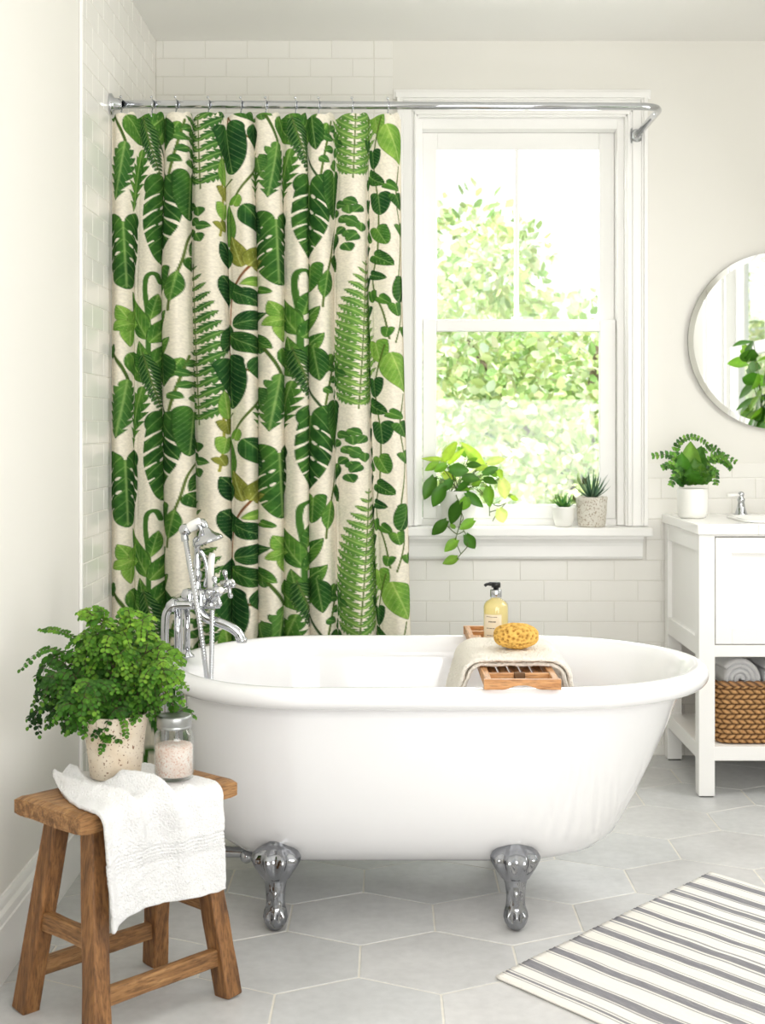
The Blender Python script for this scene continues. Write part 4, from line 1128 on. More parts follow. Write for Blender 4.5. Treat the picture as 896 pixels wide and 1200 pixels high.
def make_pothos():
    b = Vector((.258, YW - .012, .8385)); random.seed(21)
    root = empty('trailing_pothos', b, label='trailing heart-leaved green plant in a white pot at the left of the window sill', cat='potted plant')
    MB().lathe([(0, 0), (.040, 0), (.046, .004), (.058, .035), (.066, .080), (.068, .128), (.0665, .131), (.064, .129), (.062, .118), (0, .117)], n=48).build('pot', M['whitepot'], root)
    soil(root, .062, .117)
    m = MB(); st_ = MB()
    def Q(cx, cy, y): return at(480 + cx / 6.4, 500 + cy / 6.4, y)
    data = [((255, 260), (350, 105), 80, 'L', .0), ((245, 245), (90, 240), 36, 'L', .0), ((290, 275), (415, 160), 44, 'L', .03), ((545, 285), (392, 118), 80, 'L', .03), ((578, 275), (718, 235), 60, 'P', .04),
            ((215, 275), (115, 325), 62, 'M', -.02), ((275, 285), (180, 335), 64, 'M', -.04), ((300, 320), (445, 330), 96, 'D', -.04), ((395, 385), (525, 388), 74, 'D', -.06), ((430, 290), (535, 285), 54, 'D', -.01),
            ((440, 240), (515, 215), 70, 'M', .02), ((550, 352), (668, 303), 64, 'D', -.02), ((555, 392), (655, 420), 60, 'D', -.03), ((662, 322), (692, 388), 52, 'L', .01), ((182, 380), (105, 548), 96, 'D', -.05),
            ((255, 445), (168, 602), 100, 'D', -.07), ((308, 398), (252, 485), 68, 'D', -.05), ((445, 412), (338, 490), 54, 'D', -.06), ((590, 448), (596, 605), 80, 'M', -.02), ((425, 495), (548, 606), 74, 'D', -.075),
            ((425, 530), (398, 630), 84, 'M', -.08), ((375, 568), (298, 732), 104, 'D', -.085), ((275, 705), (162, 814), 84, 'D', -.095), ((478, 702), (372, 768), 72, 'M', -.10), ((352, 850), (262, 934), 74, 'M', -.10),
            ((422, 812), (488, 920), 86, 'D', -.10), ((356, 982), (248, 1026), 66, 'M', -.10), ((670, 615), (706, 724), 92, 'P', -.01), ((758, 522), (812, 552), 38, 'L', .0), ((690, 395), (722, 545), 104, 'P', .03),
            ((250, 345), (320, 400), 60, 'L', .0), ((340, 400), (280, 340), 54, 'M', .01), ((500, 320), (590, 290), 50, 'L', .02), ((420, 220), (360, 150), 46, 'M', .04), ((470, 440), (540, 400), 50, 'M', .0), ((380, 470), (450, 470), 46, 'M', -.02), ((320, 240), (240, 190), 46, 'M', .03), ((610, 330), (650, 380), 44, 'M', .0), ((340, 760), (300, 730), 34, 'M', -.1)]
    Yb = YW - .012
    core = Q(360, 470, Yb); core = Vector((b.x, b.y, b.z + .12))
    for (p, q, w_, c, dy) in data:
        y = Yb + dy; A, B_ = Q(*p, y + random.uniform(-.008, .008)), Q(*q, y + random.uniform(-.03, .015))
        w_ = w_ / 6.4 * y / FPX
        leaf(m, A, B_, w_ * 1.12, jitter(LG[c], .16), (random.uniform(-.5, .5), -1, random.uniform(.0, .6)), .22, .16, n=10)
        if p[1] < 480:
            mid = A.lerp(core, .5) + Vector((0, 0, .012)); st_.tube(smoothpath([core + Vector((random.uniform(-.03, .03), random.uniform(-.03, .03), 0)), mid, A], 4), .0014, 6)
    for vine in ([(345, 490, -.05), (352, 530, -.075), (385, 600, -.085), (382, 700, -.092), (355, 800, -.1), (340, 850, -.1)], [(272, 738, -.095), (352, 805, -.1), (408, 788, -.1), (430, 860, -.1), (430, 900, -.1), (385, 952, -.1), (352, 992, -.1)], [(350, 880, -.1), (382, 952, -.1)], [(385, 640, -.09), (400, 690, -.095), (380, 730, -.1), (410, 790, -.1)],
                 [(500, 470, -.03), (545, 510, -.03), (590, 560, -.02), (598, 670, -.02)], [(520, 470, .0), (640, 590, -.01), (720, 572, -.01)], [(720, 572, -.01), (660, 640, -.01), (620, 710, -.01)], [(600, 640, -.01), (670, 620, -.01)]):
        st_.tube(smoothpath([Q(x, y, Yb + d) for x, y, d in vine], 6), .0017, 6)
    m.v = [tuple(Vector(p) - b) for p in m.v]; st_.v = [tuple(Vector(p) - b) for p in st_.v]
    m.build('foliage', M['leaf'], root); st_.build('stems', M['stem'], root)
make_pothos()

def rosette(name, label, b, pot_prof, potmat, soilr, soilz, soilmat, rings, cols, spot=False):
    root = empty(name, b, label=label, cat='potted plant')
    MB().lathe(pot_prof, n=44).build('pot', potmat, root)
    soil(root, soilr, soilz, mat=soilmat)
    m = MB()
    for (n, L, w_, el, ph) in rings:
        for k in range(n):
            a = 2 * PI * k / n + ph + random.uniform(-.15, .15); e = el + random.uniform(-.12, .12); l = L * random.uniform(.85, 1.1)
            d = Vector((math.cos(a) * math.cos(e), math.sin(a) * math.cos(e), math.sin(e)))
            o = Vector((math.cos(a) * .006, math.sin(a) * .006, soilz))
            leaf(m, o, o + d * l, w_, jitter(random.choice(cols), .15), Vector((-d.x * .6, -d.y * .6, 1)), .5, -.25 if e < 1 else -.05, 'spike', n=8)
    m.build('foliage', M['leaf'], root)
random.seed(4)
rosette('small_succulent', 'small bright green succulent in a plain white bowl pot on the window sill', Vector(((660 - 454) * 4.99 / 1600, 4.99, .8385)),
        [(0, 0), (.026, 0), (.030, .004), (.038, .030), (.041, .056), (.041, .070), (.0395, .073), (.037, .071), (.036, .064), (0, .064)], M['whitepot'], .036, .064, 'soil',
        [(8, .052, .020, .55, 0), (7, .058, .020, .95, .4), (4, .055, .018, 1.3, .2)], [rgb(96, 150, 66), rgb(70, 126, 58), rgb(128, 172, 84)])
rosette('spiky_succulent', 'spiky dark green succulent in a speckled grey pot on the window sill', Vector(((693 - 454) * 4.99 / 1600, 4.99, .8385)),
        [(0, 0), (.046, 0), (.049, .004), (.053, .040), (.057, .098), (.0575, .107), (.056, .109), (.053, .107), (.052, .100), (0, .100)], M['concretepot'], .052, .100, 'redgravel',
        [(11, .082, .013, .42, 0), (10, .095, .013, .75, .3), (8, .105, .012, 1.05, .1), (4, .105, .011, 1.35, .2)], [rgb(72, 104, 78), rgb(54, 86, 62), rgb(96, 128, 98)])

def make_vanity_plant():
    y = 4.74; b = Vector(((811 - 454) * y / 1600, y, .8865)); random.seed(13)
    root = empty('ruffled_fern', b, label='ruffled green plant in a white pot on the vanity countertop', cat='potted plant')
    MB().lathe([(0, 0), (.040, 0), (.047, .006), (.051, .020), (.0525, .050), (.053, .100), (.0515, .1025), (.049, .100), (.048, .092), (0, .092)], n=44).build('pot', M['whitepot'], root)
    soil(root, .048, .092)
    m = MB(); st_ = MB()
    def Q(cx, cy, dy=0): return at(630 + cx / 3.37, 500 + cy / 3.37, y + dy)
    G = [rgb(66, 118, 34), rgb(84, 140, 40), rgb(50, 96, 30), rgb(112, 162, 56)]
    # arching fronds edged with small crinkled lobes
    fr = [([(605, 220), (570, 150), (520, 112), (452, 116)], -.02, 30), ([(610, 220), (545, 120), (560, 60), (610, 40), (660, 62), (690, 100)], .01, 24), ([(625, 220), (670, 140), (720, 110), (782, 140)], -.01, 26),
          ([(600, 220), (560, 190), (530, 150), (492, 162)], -.04, 30), ([(630, 220), (665, 175), (700, 180), (702, 228)], -.05, 28), ([(590, 222), (570, 180), (545, 190), (525, 232)], -.05, 30), ([(630, 220), (690, 130), (740, 140), (762, 165)], .02, 28), ([(620, 220), (640, 120), (690, 80), (740, 120)], .03, 24)]
    for pts, dy, w_ in fr:
        path = smoothpath([Q(a, b_, dy * i / 2) for i, (a, b_) in enumerate(pts)], 8)
        st_.tube(path, .0012, 6)
        for i in range(3, len(path) - 1, 2):
            t = i / len(path); d = (path[i + 1] - path[i]).normalized(); s = d.cross(Vector((0, -1, .2))).normalized()
            L = w_ / 3.37 * y / FPX * .78 * (1.1 - .55 * t)
            for sg in (-1, 1):
                c = jitter(random.choice(G), .15)
                leaf(m, path[i], path[i] + s * sg * L + d * L * .5 + Vector((0, random.uniform(-.006, .006), 0)), L * .95, c, (random.uniform(-.5, .5), -1, random.uniform(0, .6)), .3, .2, 'heart', n=6, ruf=.10)
    # broad crinkled leaves in the middle
    for (p, q, w_) in (((605, 225), (600, 60), 66), ((620, 225), (640, 75), 58), ((590, 225), (565, 110), 50), ((635, 225), (665, 120), 56), ((600, 228), (590, 140), 66), ((625, 228), (620, 130), 74), ((610, 226), (560, 150), 50), ((640, 226), (690, 160), 44), ((580, 228), (540, 180), 44), ((612, 228), (600, 170), 70)):
        leaf(m, Q(*p), Q(*q, random.uniform(-.05, .0)), w_ * 1.3 / 3.37 * y / FPX, jitter(random.choice(G), .2), (random.uniform(-.6, .6), -1, .3), .3, .25, 'lance', n=12, ruf=.10)
    m.v = [tuple(Vector(p) - b) for p in m.v]; st_.v = [tuple(Vector(p) - b) for p in st_.v]
    m.build('foliage', M['leaf'], root); st_.build('stems', M['stem'], root)
make_vanity_plant()

def make_fern():
    b = st(.012, .062, .4605); random.seed(31)
    root = empty('potted_maidenhair_fern', b, label='bushy green fern in a speckled cream pot on the wooden stool', cat='potted plant')
    MB().lathe([(0, 0), (.050, 0), (.053, .003), (.0575, .045), (.0655, .110), (.069, .130), (.0685, .134), (.066, .134), (.064, .128), (.061, .112), (0, .110)], n=56,
               fn=lambda r, z, a: r * (1 + .006 * math.sin(2 * a + z * 20))).build('pot', M['stonepot'], root)
    soil(root, .062, .112)
    m = MB(); st_ = MB()
    core = Vector((0, 0, .118))
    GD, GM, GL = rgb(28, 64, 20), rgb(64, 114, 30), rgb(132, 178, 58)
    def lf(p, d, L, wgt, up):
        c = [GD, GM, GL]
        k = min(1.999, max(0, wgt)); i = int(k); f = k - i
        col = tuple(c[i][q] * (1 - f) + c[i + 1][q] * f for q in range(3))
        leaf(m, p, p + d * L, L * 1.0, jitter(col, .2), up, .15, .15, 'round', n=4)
    def branch(path, L0, rest=.15, sub=True):
        n = len(path); bright = random.uniform(-.45, .4)
        st_.tube(path, [.0011 * (1 - .6 * i / n) for i in range(n)], 5)
        for i in range(int(n * rest), n - 1):
            t = i / n; d = (path[i + 1] - path[i]).normalized()
            up = Vector((random.uniform(-.3, .3), -.55 + random.uniform(-.3, .3), .8))
            s = d.cross(up).normalized()
            p = path[i]
            lit_tint = .35 + bright + (p.z - .12) * 4.5 + p.x * 3.4 + t * .5 + random.uniform(-.25, .25)  # tint lightens towards top and right, light and shade put into leaf colour
            for sg in (-1, 1):
                L = L0 * (1.0 - .45 * t) * random.uniform(.8, 1.15)
                dd = (s * sg * .85 + d * .45 + Vector((0, 0, -.2))).normalized()
                if sub and random.random() < .42 and .2 < t < .8:
                    l2 = L0 * random.uniform(2.4, 4.0) * (1.1 - t * .6)
                    sp = smoothpath([p, p + dd * l2 * .5 + Vector((0, 0, .004)), p + dd * l2 + Vector((0, 0, -.012))], 3)
                    branch(sp, L0 * .92, .2, False)
                else: lf(p + dd * .001, dd, L, lit_tint, up)
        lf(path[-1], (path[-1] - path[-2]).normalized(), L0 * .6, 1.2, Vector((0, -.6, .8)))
    def Q(u, v, y): return at(u, v, y) - b
    yb = b.y
    hand = [[(110, 790), (75, 765), (50, 762), (24, 785)], [(112, 780), (88, 748), (66, 738), (48, 738)], [(110, 800), (80, 790), (58, 800), (48, 832)], [(112, 815), (92, 818), (72, 832), (55, 852)], [(118, 770), (112, 738), (110, 722), (100, 725)], [(120, 765), (118, 735), (122, 718), (112, 712)],
            [(150, 790), (180, 760), (200, 768), (214, 778)], [(155, 800), (185, 785), (205, 795), (214, 824)], [(150, 810), (178, 800), (200, 790), (212, 800)], [(130, 810), (128, 830), (124, 850), (118, 880)], [(120, 820), (104, 835), (92, 845), (82, 858)], [(150, 815), (160, 820), (150, 830), (147, 842)], [(130, 760), (150, 735), (165, 728), (178, 735)], [(130, 770), (140, 725), (150, 715), (168, 720)], [(125, 812), (118, 838), (120, 858), (127, 868)]]
    for k, h in enumerate(hand):
        pts = [core + Vector((random.uniform(-.02, .02), random.uniform(-.02, .02), 0))]
        dd = random.uniform(-.09, .03) if h[-1][1] < 860 else -.075
        for i, (u, v) in enumerate(h): pts.append(Q(u, v, yb + dd * (i + 1) / 4))
        branch(smoothpath(pts, 6), .0150, .22, k not in (0, 1))
    for k in range(56):
        a = random.uniform(0, 2 * PI); el = random.uniform(.25, 1.4); L = random.uniform(.09, .21) * (1 if el > .5 else .85)
        d = Vector((math.cos(a) * math.cos(el), math.sin(a) * math.cos(el) * .9, math.sin(el)))
        if d.y > .3: d.y *= .6
        p0 = core + Vector((random.uniform(-.03, .03), random.uniform(-.03, .03), 0))
        p1 = p0 + d * L * .5 + Vector((0, 0, .025)); p2 = p0 + d * L + Vector((0, 0, -.01)); p3 = p0 + Vector((d.x, d.y, d.z * .6)) * L * 1.22 + Vector((0, 0, -.035))
        branch(smoothpath([p0, p1, p2, p3], 5), .0150, .22)
    lim = XL + .012 - b.x
    m.v = [(max(x, lim), y, z) for x, y, z in m.v]
    m.build('foliage', M['fernleaf'], root); st_.build('stems', M['darkstem'], root)
make_fern()

# ------------------------------------------------------------------ vanity
VX0, VX1, VY0, VY1, VZ = 1.003, 1.93, 4.42, 4.975, .886
def make_vanity():
    b = Vector(((VX0 + VX1) / 2, (VY0 + VY1) / 2, 0))
    root = empty('vanity_cabinet', b, label='white washstand cabinet with panelled door and open bottom shelf', cat='cabinet')
    pw = .052; fx0, fx1, fy0, fy1 = VX0 + .006, VX1 - .006, VY0 + .008, VY1
    for x in (fx0, fx1 - pw):
        for y in (fy0, fy1 - pw):
            MB().box(x, x + pw, y, y + pw, .004, VZ - .034).build('leg', M['trim'], root, smooth=False, bevel=.002, base=b)
            MB().box(x + .004, x + pw - .004, y + .004, y + pw - .004, 0, .005).build('foot_pad', M['gap'], root, smooth=False, base=b)
    for x, sg in ((fx0, 1), (fx1 - pw, -1)):
        m = MB(); xa, xb = x + .002, x + pw - .004
        m.box(xa, xb, fy0 + pw, fy1 - pw, .795, VZ - .034); m.box(xa, xb, fy0 + pw, fy1 - pw, .455, .515)
        m.box(x + .016, x + .03, fy0 + pw, fy1 - pw, .5, .80)
        m.build('side_panel', M['trim'], root, smooth=False, bevel=.0015, base=b)
        m = MB(); m.box(xa, xb, fy0 + pw, fy1 - pw, .118, .168); m.build('shelf_rail', M['trim'], root, smooth=False, bevel=.002, base=b)
    m = MB(); m.box(fx0 + pw, fx1 - pw, fy0 + .004, fy0 + .034, .455, .494); m.box(fx0 + pw, fx1 - pw, fy0 + .004, fy0 + .034, .846, VZ - .034)
    m.build('front_rail', M['trim'], root, smooth=False, bevel=.002, base=b)
    MB().box(fx0 + pw, fx1 - pw, fy0 + .004, fy0 + .034, .118, .164).build('shelf_rail', M['trim'], root, smooth=False, bevel=.002, base=b)
    MB().box(fx0 + .03, fx1 - .03, fy0 + .034, fy1 - .01, .140, .160).build('shelf', M['trim'], root, smooth=False, bevel=.002, base=b)
    MB().box(fx0 + .03, fx1 - .03, fy1 - .016, fy1 - .004, .46, .85).build('back_panel', M['trim'], root, smooth=False, base=b)
    MB().box(fx0 + .03, fx1 - .03, fy0 + .034, fy1 - .016, .46, .474).build('cabinet_bottom', M['trim'], root, smooth=False, base=b)
    dx0, dx1 = fx0 + pw + .003, fx1 - pw - .003; mid = (dx0 + dx1) / 2
    for (a, c, hx) in ((dx0, mid - .0015, mid - .03), (mid + .0015, dx1, mid + .03)):
        m = MB(); y0, y1, z0, z1, f = fy0 + .002, fy0 + .024, .497, .843, .052
        m.box(a, a + f, y0, y1, z0, z1); m.box(c - f, c, y0, y1, z0, z1); m.box(a + f, c - f, y0, y1, z0, z0 + f); m.box(a + f, c - f, y0, y1, z1 - f, z1)
        m.box(a + f - .004, c - f + .004, y0 + .010, y1, z0 + f - .004, z1 - f + .004)
        d = m.build('door', M['trim'], root, smooth=False, bevel=.0018, base=b)
        k = MB(); t = MB(); t.lathe([(0, 0), (.007, 0), (.006, .012), (.012, .018), (.013, .024), (.009, .030), (0, .031)], n=24)
        k.add([Matrix.Rotation(PI / 2, 3, 'X') @ Vector(p) + Vector((hx, fy0 + .002, .70)) for p in t.v], t.f); k.build('knob', M['chrome'], d, base=b)
    # countertop with a rectangular basin sunk in it
    bx0, bx1, by0, by1 = 1.20, 1.74, 4.50, 4.80
    m = MB(); z0, z1 = VZ - .034, VZ
    m.box(VX0, bx0, VY0, VY1 + .018, z0, z1); m.box(bx1, VX1, VY0, VY1 + .018, z0, z1); m.box(bx0, bx1, VY0, by0, z0, z1); m.box(bx0, bx1, by1, VY1 + .018, z0, z1)
    m.build('countertop', M['porcelain'], root, smooth=False, bevel=.004, base=b, seg=3)
    m = MB(); P = []
    for (e, z) in ((-.02, VZ + .001), (-.018, VZ + .006), (-.008, VZ + .007), (.004, VZ + .003), (.012, VZ - .03), (.03, VZ - .10), (.06, VZ - .13), (.12, VZ - .138)):
        row = []
        for (cx, cy, a0) in ((bx1 - .05, by1 - .05, 0), (bx0 + .05, by1 - .05, PI / 2), (bx0 + .05, by0 + .05, PI), (bx1 - .05, by0 + .05, 1.5 * PI)):
            for k in range(7):
                a = a0 + PI / 2 * k / 6; r = max(.005, .05 - e); ex = max(0, e - .045)
                row.append((cx + r * math.cos(a) - ex * math.copysign(1, math.cos(a0 + PI / 4)), cy + r * math.sin(a) - ex * math.copysign(1, math.sin(a0 + PI / 4)), z))
        P.append(row)
    n = len(P[0]); vs = [p for r in P for p in r]
    m.add(vs, [(i * n + k, i * n + (k + 1) % n, (i + 1) * n + (k + 1) % n, (i + 1) * n + k) for i in range(len(P) - 1) for k in range(n)] + [tuple(range((len(P) - 1) * n, len(P) * n))])
    m.build('basin', M['porcelain'], root, base=b)
make_vanity()
def make_basin_faucet():
    y = 4.87; hx = (868 - 454) * y / 1600; z = VZ
    b = Vector((hx + .12, y, z))
    root = empty('basin_faucet', b, label='chrome basin faucet with lever handle at the back of the vanity top', cat='faucet')
    for (x, s) in ((hx, -1), (hx + .24, 1)):
        m = MB(); m.lathe([(0, 0), (.025, 0), (.026, .004), (.021, .009), (.015, .028), (.011, .048), (.0135, .054), (.0135, .060), (.009, .064), (.010, .072), (.012, .078), (.008, .084), (0, .086)], (x, y, z), 28)
        h = m.build('handle', M['chrome'], root, base=b)
        k = MB(); k.tube([(x, y, z + .072), (x + s * .014, y - .004, z + .073), (x + s * .030, y - .008, z + .073), (x + s * .050, y - .012, z + .072), (x + s * .054, y - .013, z + .072)], [.005, .0055, .007, .0065, .003], 14)
        k.build('lever', M['porcelain'], h, base=b)
    m = MB(); x = hx + .12
    m.lathe([(0, 0), (.028, 0), (.029, .005), (.022, .012), (.017, .03), (.014, .06), (.016, .066), (.012, .075)], (x, y, z), 28)
    m.tube(smoothpath([(x, y, z + .06), (x, y - .004, z + .10), (x, y - .04, z + .125), (x, y - .085, z + .115), (x, y - .10, z + .085)], 6), [.013] * 12 + [.011] * 13, 18)
    m.build('spout', M['chrome'], root, base=b)
make_basin_faucet()

def make_basket():
    zb = .1605; x0, x1, y0, y1, H = 1.075, 1.475, 4.475, 4.80, .198
    b = Vector(((x0 + x1) / 2, (y0 + y1) / 2, zb)); R_ = .045
    hx, hy = (x1 - x0) / 2, (y1 - y0) / 2
    per = 2 * (2 * hx - 2 * R_) + 2 * (2 * hy - 2 * R_) + 2 * PI * R_
    def pt(s):
        s %= per; segs = [(2 * hx - 2 * R_), PI * R_ / 2, 2 * hy - 2 * R_, PI * R_ / 2, 2 * hx - 2 * R_, PI * R_ / 2, 2 * hy - 2 * R_, PI * R_ / 2]
        st0 = [(-hx + R_, -hy, 0), None, (hx, -hy + R_, PI / 2), None, (hx - R_, hy, PI), None, (-hx, hy - R_, 1.5 * PI), None]
        cs = [None, (hx - R_, -hy + R_, -PI / 2), None, (hx - R_, hy - R_, 0), None, (-hx + R_, hy - R_, PI / 2), None, (-hx + R_, -hy + R_, PI)]
        for i, L in enumerate(segs):
            if s <= L or i == 7:
                if i % 2 == 0:
                    x, y, a = st0[i]; return Vector((x + math.cos(a) * s, y + math.sin(a) * s)), Vector((math.sin(a), -math.cos(a)))
                cx, cy, a0 = cs[i]; a = a0 + s / R_; n = Vector((math.cos(a), math.sin(a))); return Vector((cx, cy)) + n * R_, n
            s -= L
    m = MB(); n1, n2 = 560, 96; rows = 12; P, cols = [], []
    cA, cB = rgb(176, 128, 78), rgb(74, 46, 24); cC = rgb(210, 166, 112)
    ns = round(per / .026); 
    for j in range(n2 + 1):
        f = j / n2; row = []
        ry = f * rows; ri = int(min(ry, rows - 1e-6)); fr = ry - ri
        for i in range(n1):
            s = per * i / n1; p, n = pt(s)
            # plaited strands : slanting lobes, alternate rows lean the other way
            lean = .55 if ri % 2 == 0 else -.55
            q = (s / per * ns + lean * (fr - .5) + .5 * (ri % 2)) % 1.0
            lob = math.sin(PI * q) ** .6 * math.sin(PI * fr) ** .5
            wv = .85 + .3 * mnoise.noise(Vector((s * 60, f * 14, 1)))
            d = .009 * lob * wv; taper = 1 - .05 * (1 - f)
            bot = .010 * (max(0, .06 - f) / .06) ** 2
            row.append((p.x * taper + n.x * (d - bot), p.y * taper + n.y * (d - bot), f * H))
            t = min(1, max(0, 1.15 - lob * 1.25)); g = .5 + .5 * mnoise.noise(Vector((s * 200, f * 30, 7)))
            base = tuple(cA[k] * (1 - g) + cC[k] * g for k in range(3))
            cols.append(tuple(base[k] * (1 - t) + cB[k] * t for k in range(3)) + (1,))
        P.append(row)
    vs = [p for r in P for p in r]
    m.add(vs, [(j * n1 + i, j * n1 + (i + 1) % n1, (j + 1) * n1 + (i + 1) % n1, (j + 1) * n1 + i) for j in range(n2) for i in range(n1)], cols)
    # inside wall and floor of the basket
    Q = [[(pt(per * i / 80)[0].x * .94, pt(per * i / 80)[0].y * .94, z) for i in range(80)] for z in (H, .012)]
    o = len(m.v); m.add([p for r in Q for p in r], [(80 + i, i, (i + 1) % 80, 80 + (i + 1) % 80)[::-1] for i in range(80)] + [tuple(range(80, 160))], cB)
    m.add([(pt(per * i / 80)[0].x * .93, pt(per * i / 80)[0].y * .93, .001) for i in range(80)], [tuple(reversed(range(80)))], cB)
    mt = vcol('woven_hyacinth', 0.65, bump=.3, bscale=260, spec=.3, vary=.2, nscale=90)
    root = m.build('storage_basket', mt); root.location = b
    tag(root, 'brown woven basket of rolled towels on the bottom shelf of the vanity', 'basket')
    rim = MB(); pts = [Vector((*pt(per * i / 160)[0], H)) for i in range(160)]
    RP, rc = [], []
    for i in range(640):
        s = per * i / 640; p, n = pt(s); row = []
        for k in range(14):
            a = 2 * PI * k / 14; tw = .0095 + .0022 * math.cos(3 * a + s * 210)
            row.append((p.x + n.x * tw * math.cos(a), p.y + n.y * tw * math.cos(a), H + tw * math.sin(a)))
            t = .5 - .5 * math.cos(3 * a + s * 210); rc.append(tuple(cB[q] * (1 - t) * .8 + cA[q] * t + .02 for q in range(3)) + (1,))
        RP.append(row)
    rim.grid(RP, closeu=True, closev=True, col=rc)
    rim.f = [tuple(reversed(f)) for f in rim.f]
    rim.build('braided_rim', mt, root)
    # rolled towels standing in the basket
    def rolled(cx, cy, r, z0, z1, ang, label, tilt):
        m = MB(); turns = 3.4; n = 150; th = r / (turns + .6); prof = []
        for i in range(n + 1):
            t = i / n; a = t * turns * 2 * PI; rr = th * .45 + (r - th * .5) * t
            prof.append((rr, a))
        P = []
        L = z1 - z0; ns_ = 22
        for k in range(ns_ + 1):
            f = k / ns_; e = min(f, 1 - f) / .12; rnd = math.sqrt(max(0, 1 - (1 - min(1, e)) ** 2))
            outer, inner = [], []
            for (rr, a) in prof:
                h = th * .50 * (.5 + .7 * rnd); w_ = .0016 * mnoise.noise(Vector((rr * 60 * math.cos(a), rr * 60 * math.sin(a), f * 9)))
                outer.append(((rr + h + w_) * math.cos(a), (rr + h + w_) * math.sin(a), (f - .5) * L)); inner.append(((rr - h) * math.cos(a), (rr - h) * math.sin(a), (f - .5) * L))
            P.append(outer + inner[::-1])
        k_ = len(P[0]); vs = [p for q in P for p in q]
        fs = [(i * k_ + j, i * k_ + (j + 1) % k_, (i + 1) * k_ + (j + 1) % k_, (i + 1) * k_ + j) for i in range(ns_) for j in range(k_)]
        h = k_ // 2
        for e, rev in ((0, True), (ns_, False)):
            for j in range(h - 1):
                q = (e * k_ + j, e * k_ + j + 1, e * k_ + k_ - 2 - j, e * k_ + k_ - 1 - j); fs.append(tuple(reversed(q)) if rev else q)
        m.add(vs, fs)
        o = m.build('rolled_towel', M['towel']); o.location = (cx, cy, (z0 + z1) / 2); o.rotation_euler = (tilt[0], tilt[1], ang)
        tag(o, label, 'towel', 'rolled white towels in the basket')
    rolled(1.172, 4.645, .064, .10, .345, 0, 'rolled white towel at the left end of the basket', (PI / 2 * .96, 0, .20))
    rolled(1.305, 4.645, .064, .10, .345, 0, 'rolled white towel at the right edge of the photo in the basket', (PI / 2 * .96, .0, .08))
    for o in bpy.data.objects:
        if o.name.startswith('rolled_towel'): o.location.z = .356
make_basket()

# ------------------------------------------------------------------ round mirror
def make_mirror():
    c = Vector((1.417, YW - .0005, 1.516)); R_ = .322
    root = empty('round_mirror', c, label='large round mirror without a frame on the wall above the vanity plant', cat='mirror')
    mm, nt, bs = newmat('mirror_silver'); bs.inputs['Metallic'].default_value = 1; bs.inputs['Roughness'].default_value = .005
    no = N(nt, 'ShaderNodeTexNoise', Scale=3.0); cr = N(nt, 'ShaderNodeMix', data_type='RGBA'); cr.inputs['A'].default_value = rgb(250, 252, 251); cr.inputs['B'].default_value = rgb(246, 249, 248)
    nt.links.new(no.outputs['Fac'], cr.inputs['Factor']); nt.links.new(cr.outputs['Result'], bs.inputs['Base Color'])
    n = 128
    ringp = lambda r, y: [(r * math.cos(2 * PI * k / n), y, r * math.sin(2 * PI * k / n)) for k in range(n)]
    m = MB(); m.add(ringp(R_ - .020, -.0212), [tuple(range(n))]); m.build('mirror_glass', mm, root, smooth=False)
    m = MB(); a, b_ = ringp(R_ - .020, -.0212), ringp(R_, -.0205)
    m.add(a + b_, [(k + n, n + (k + 1) % n, (k + 1) % n, k)[::1] for k in range(n)]); m.build('bevel', mm, root, smooth=True)
    m = MB(); a, b_ = ringp(R_, -.0205), ringp(R_, -.0145); e, f = ringp(R_ - .04, -.0145), ringp(R_ - .04, 0.0)
    m.add(a + b_ + e + f, [(r * n + k, r * n + (k + 1) % n, (r + 1) * n + (k + 1) % n, (r + 1) * n + k) for r in range(3) for k in range(n)])
    m.build('backing', plain('mirror_edge_grey', rgb(120, 120, 114), .4), root, smooth=False)
make_mirror()

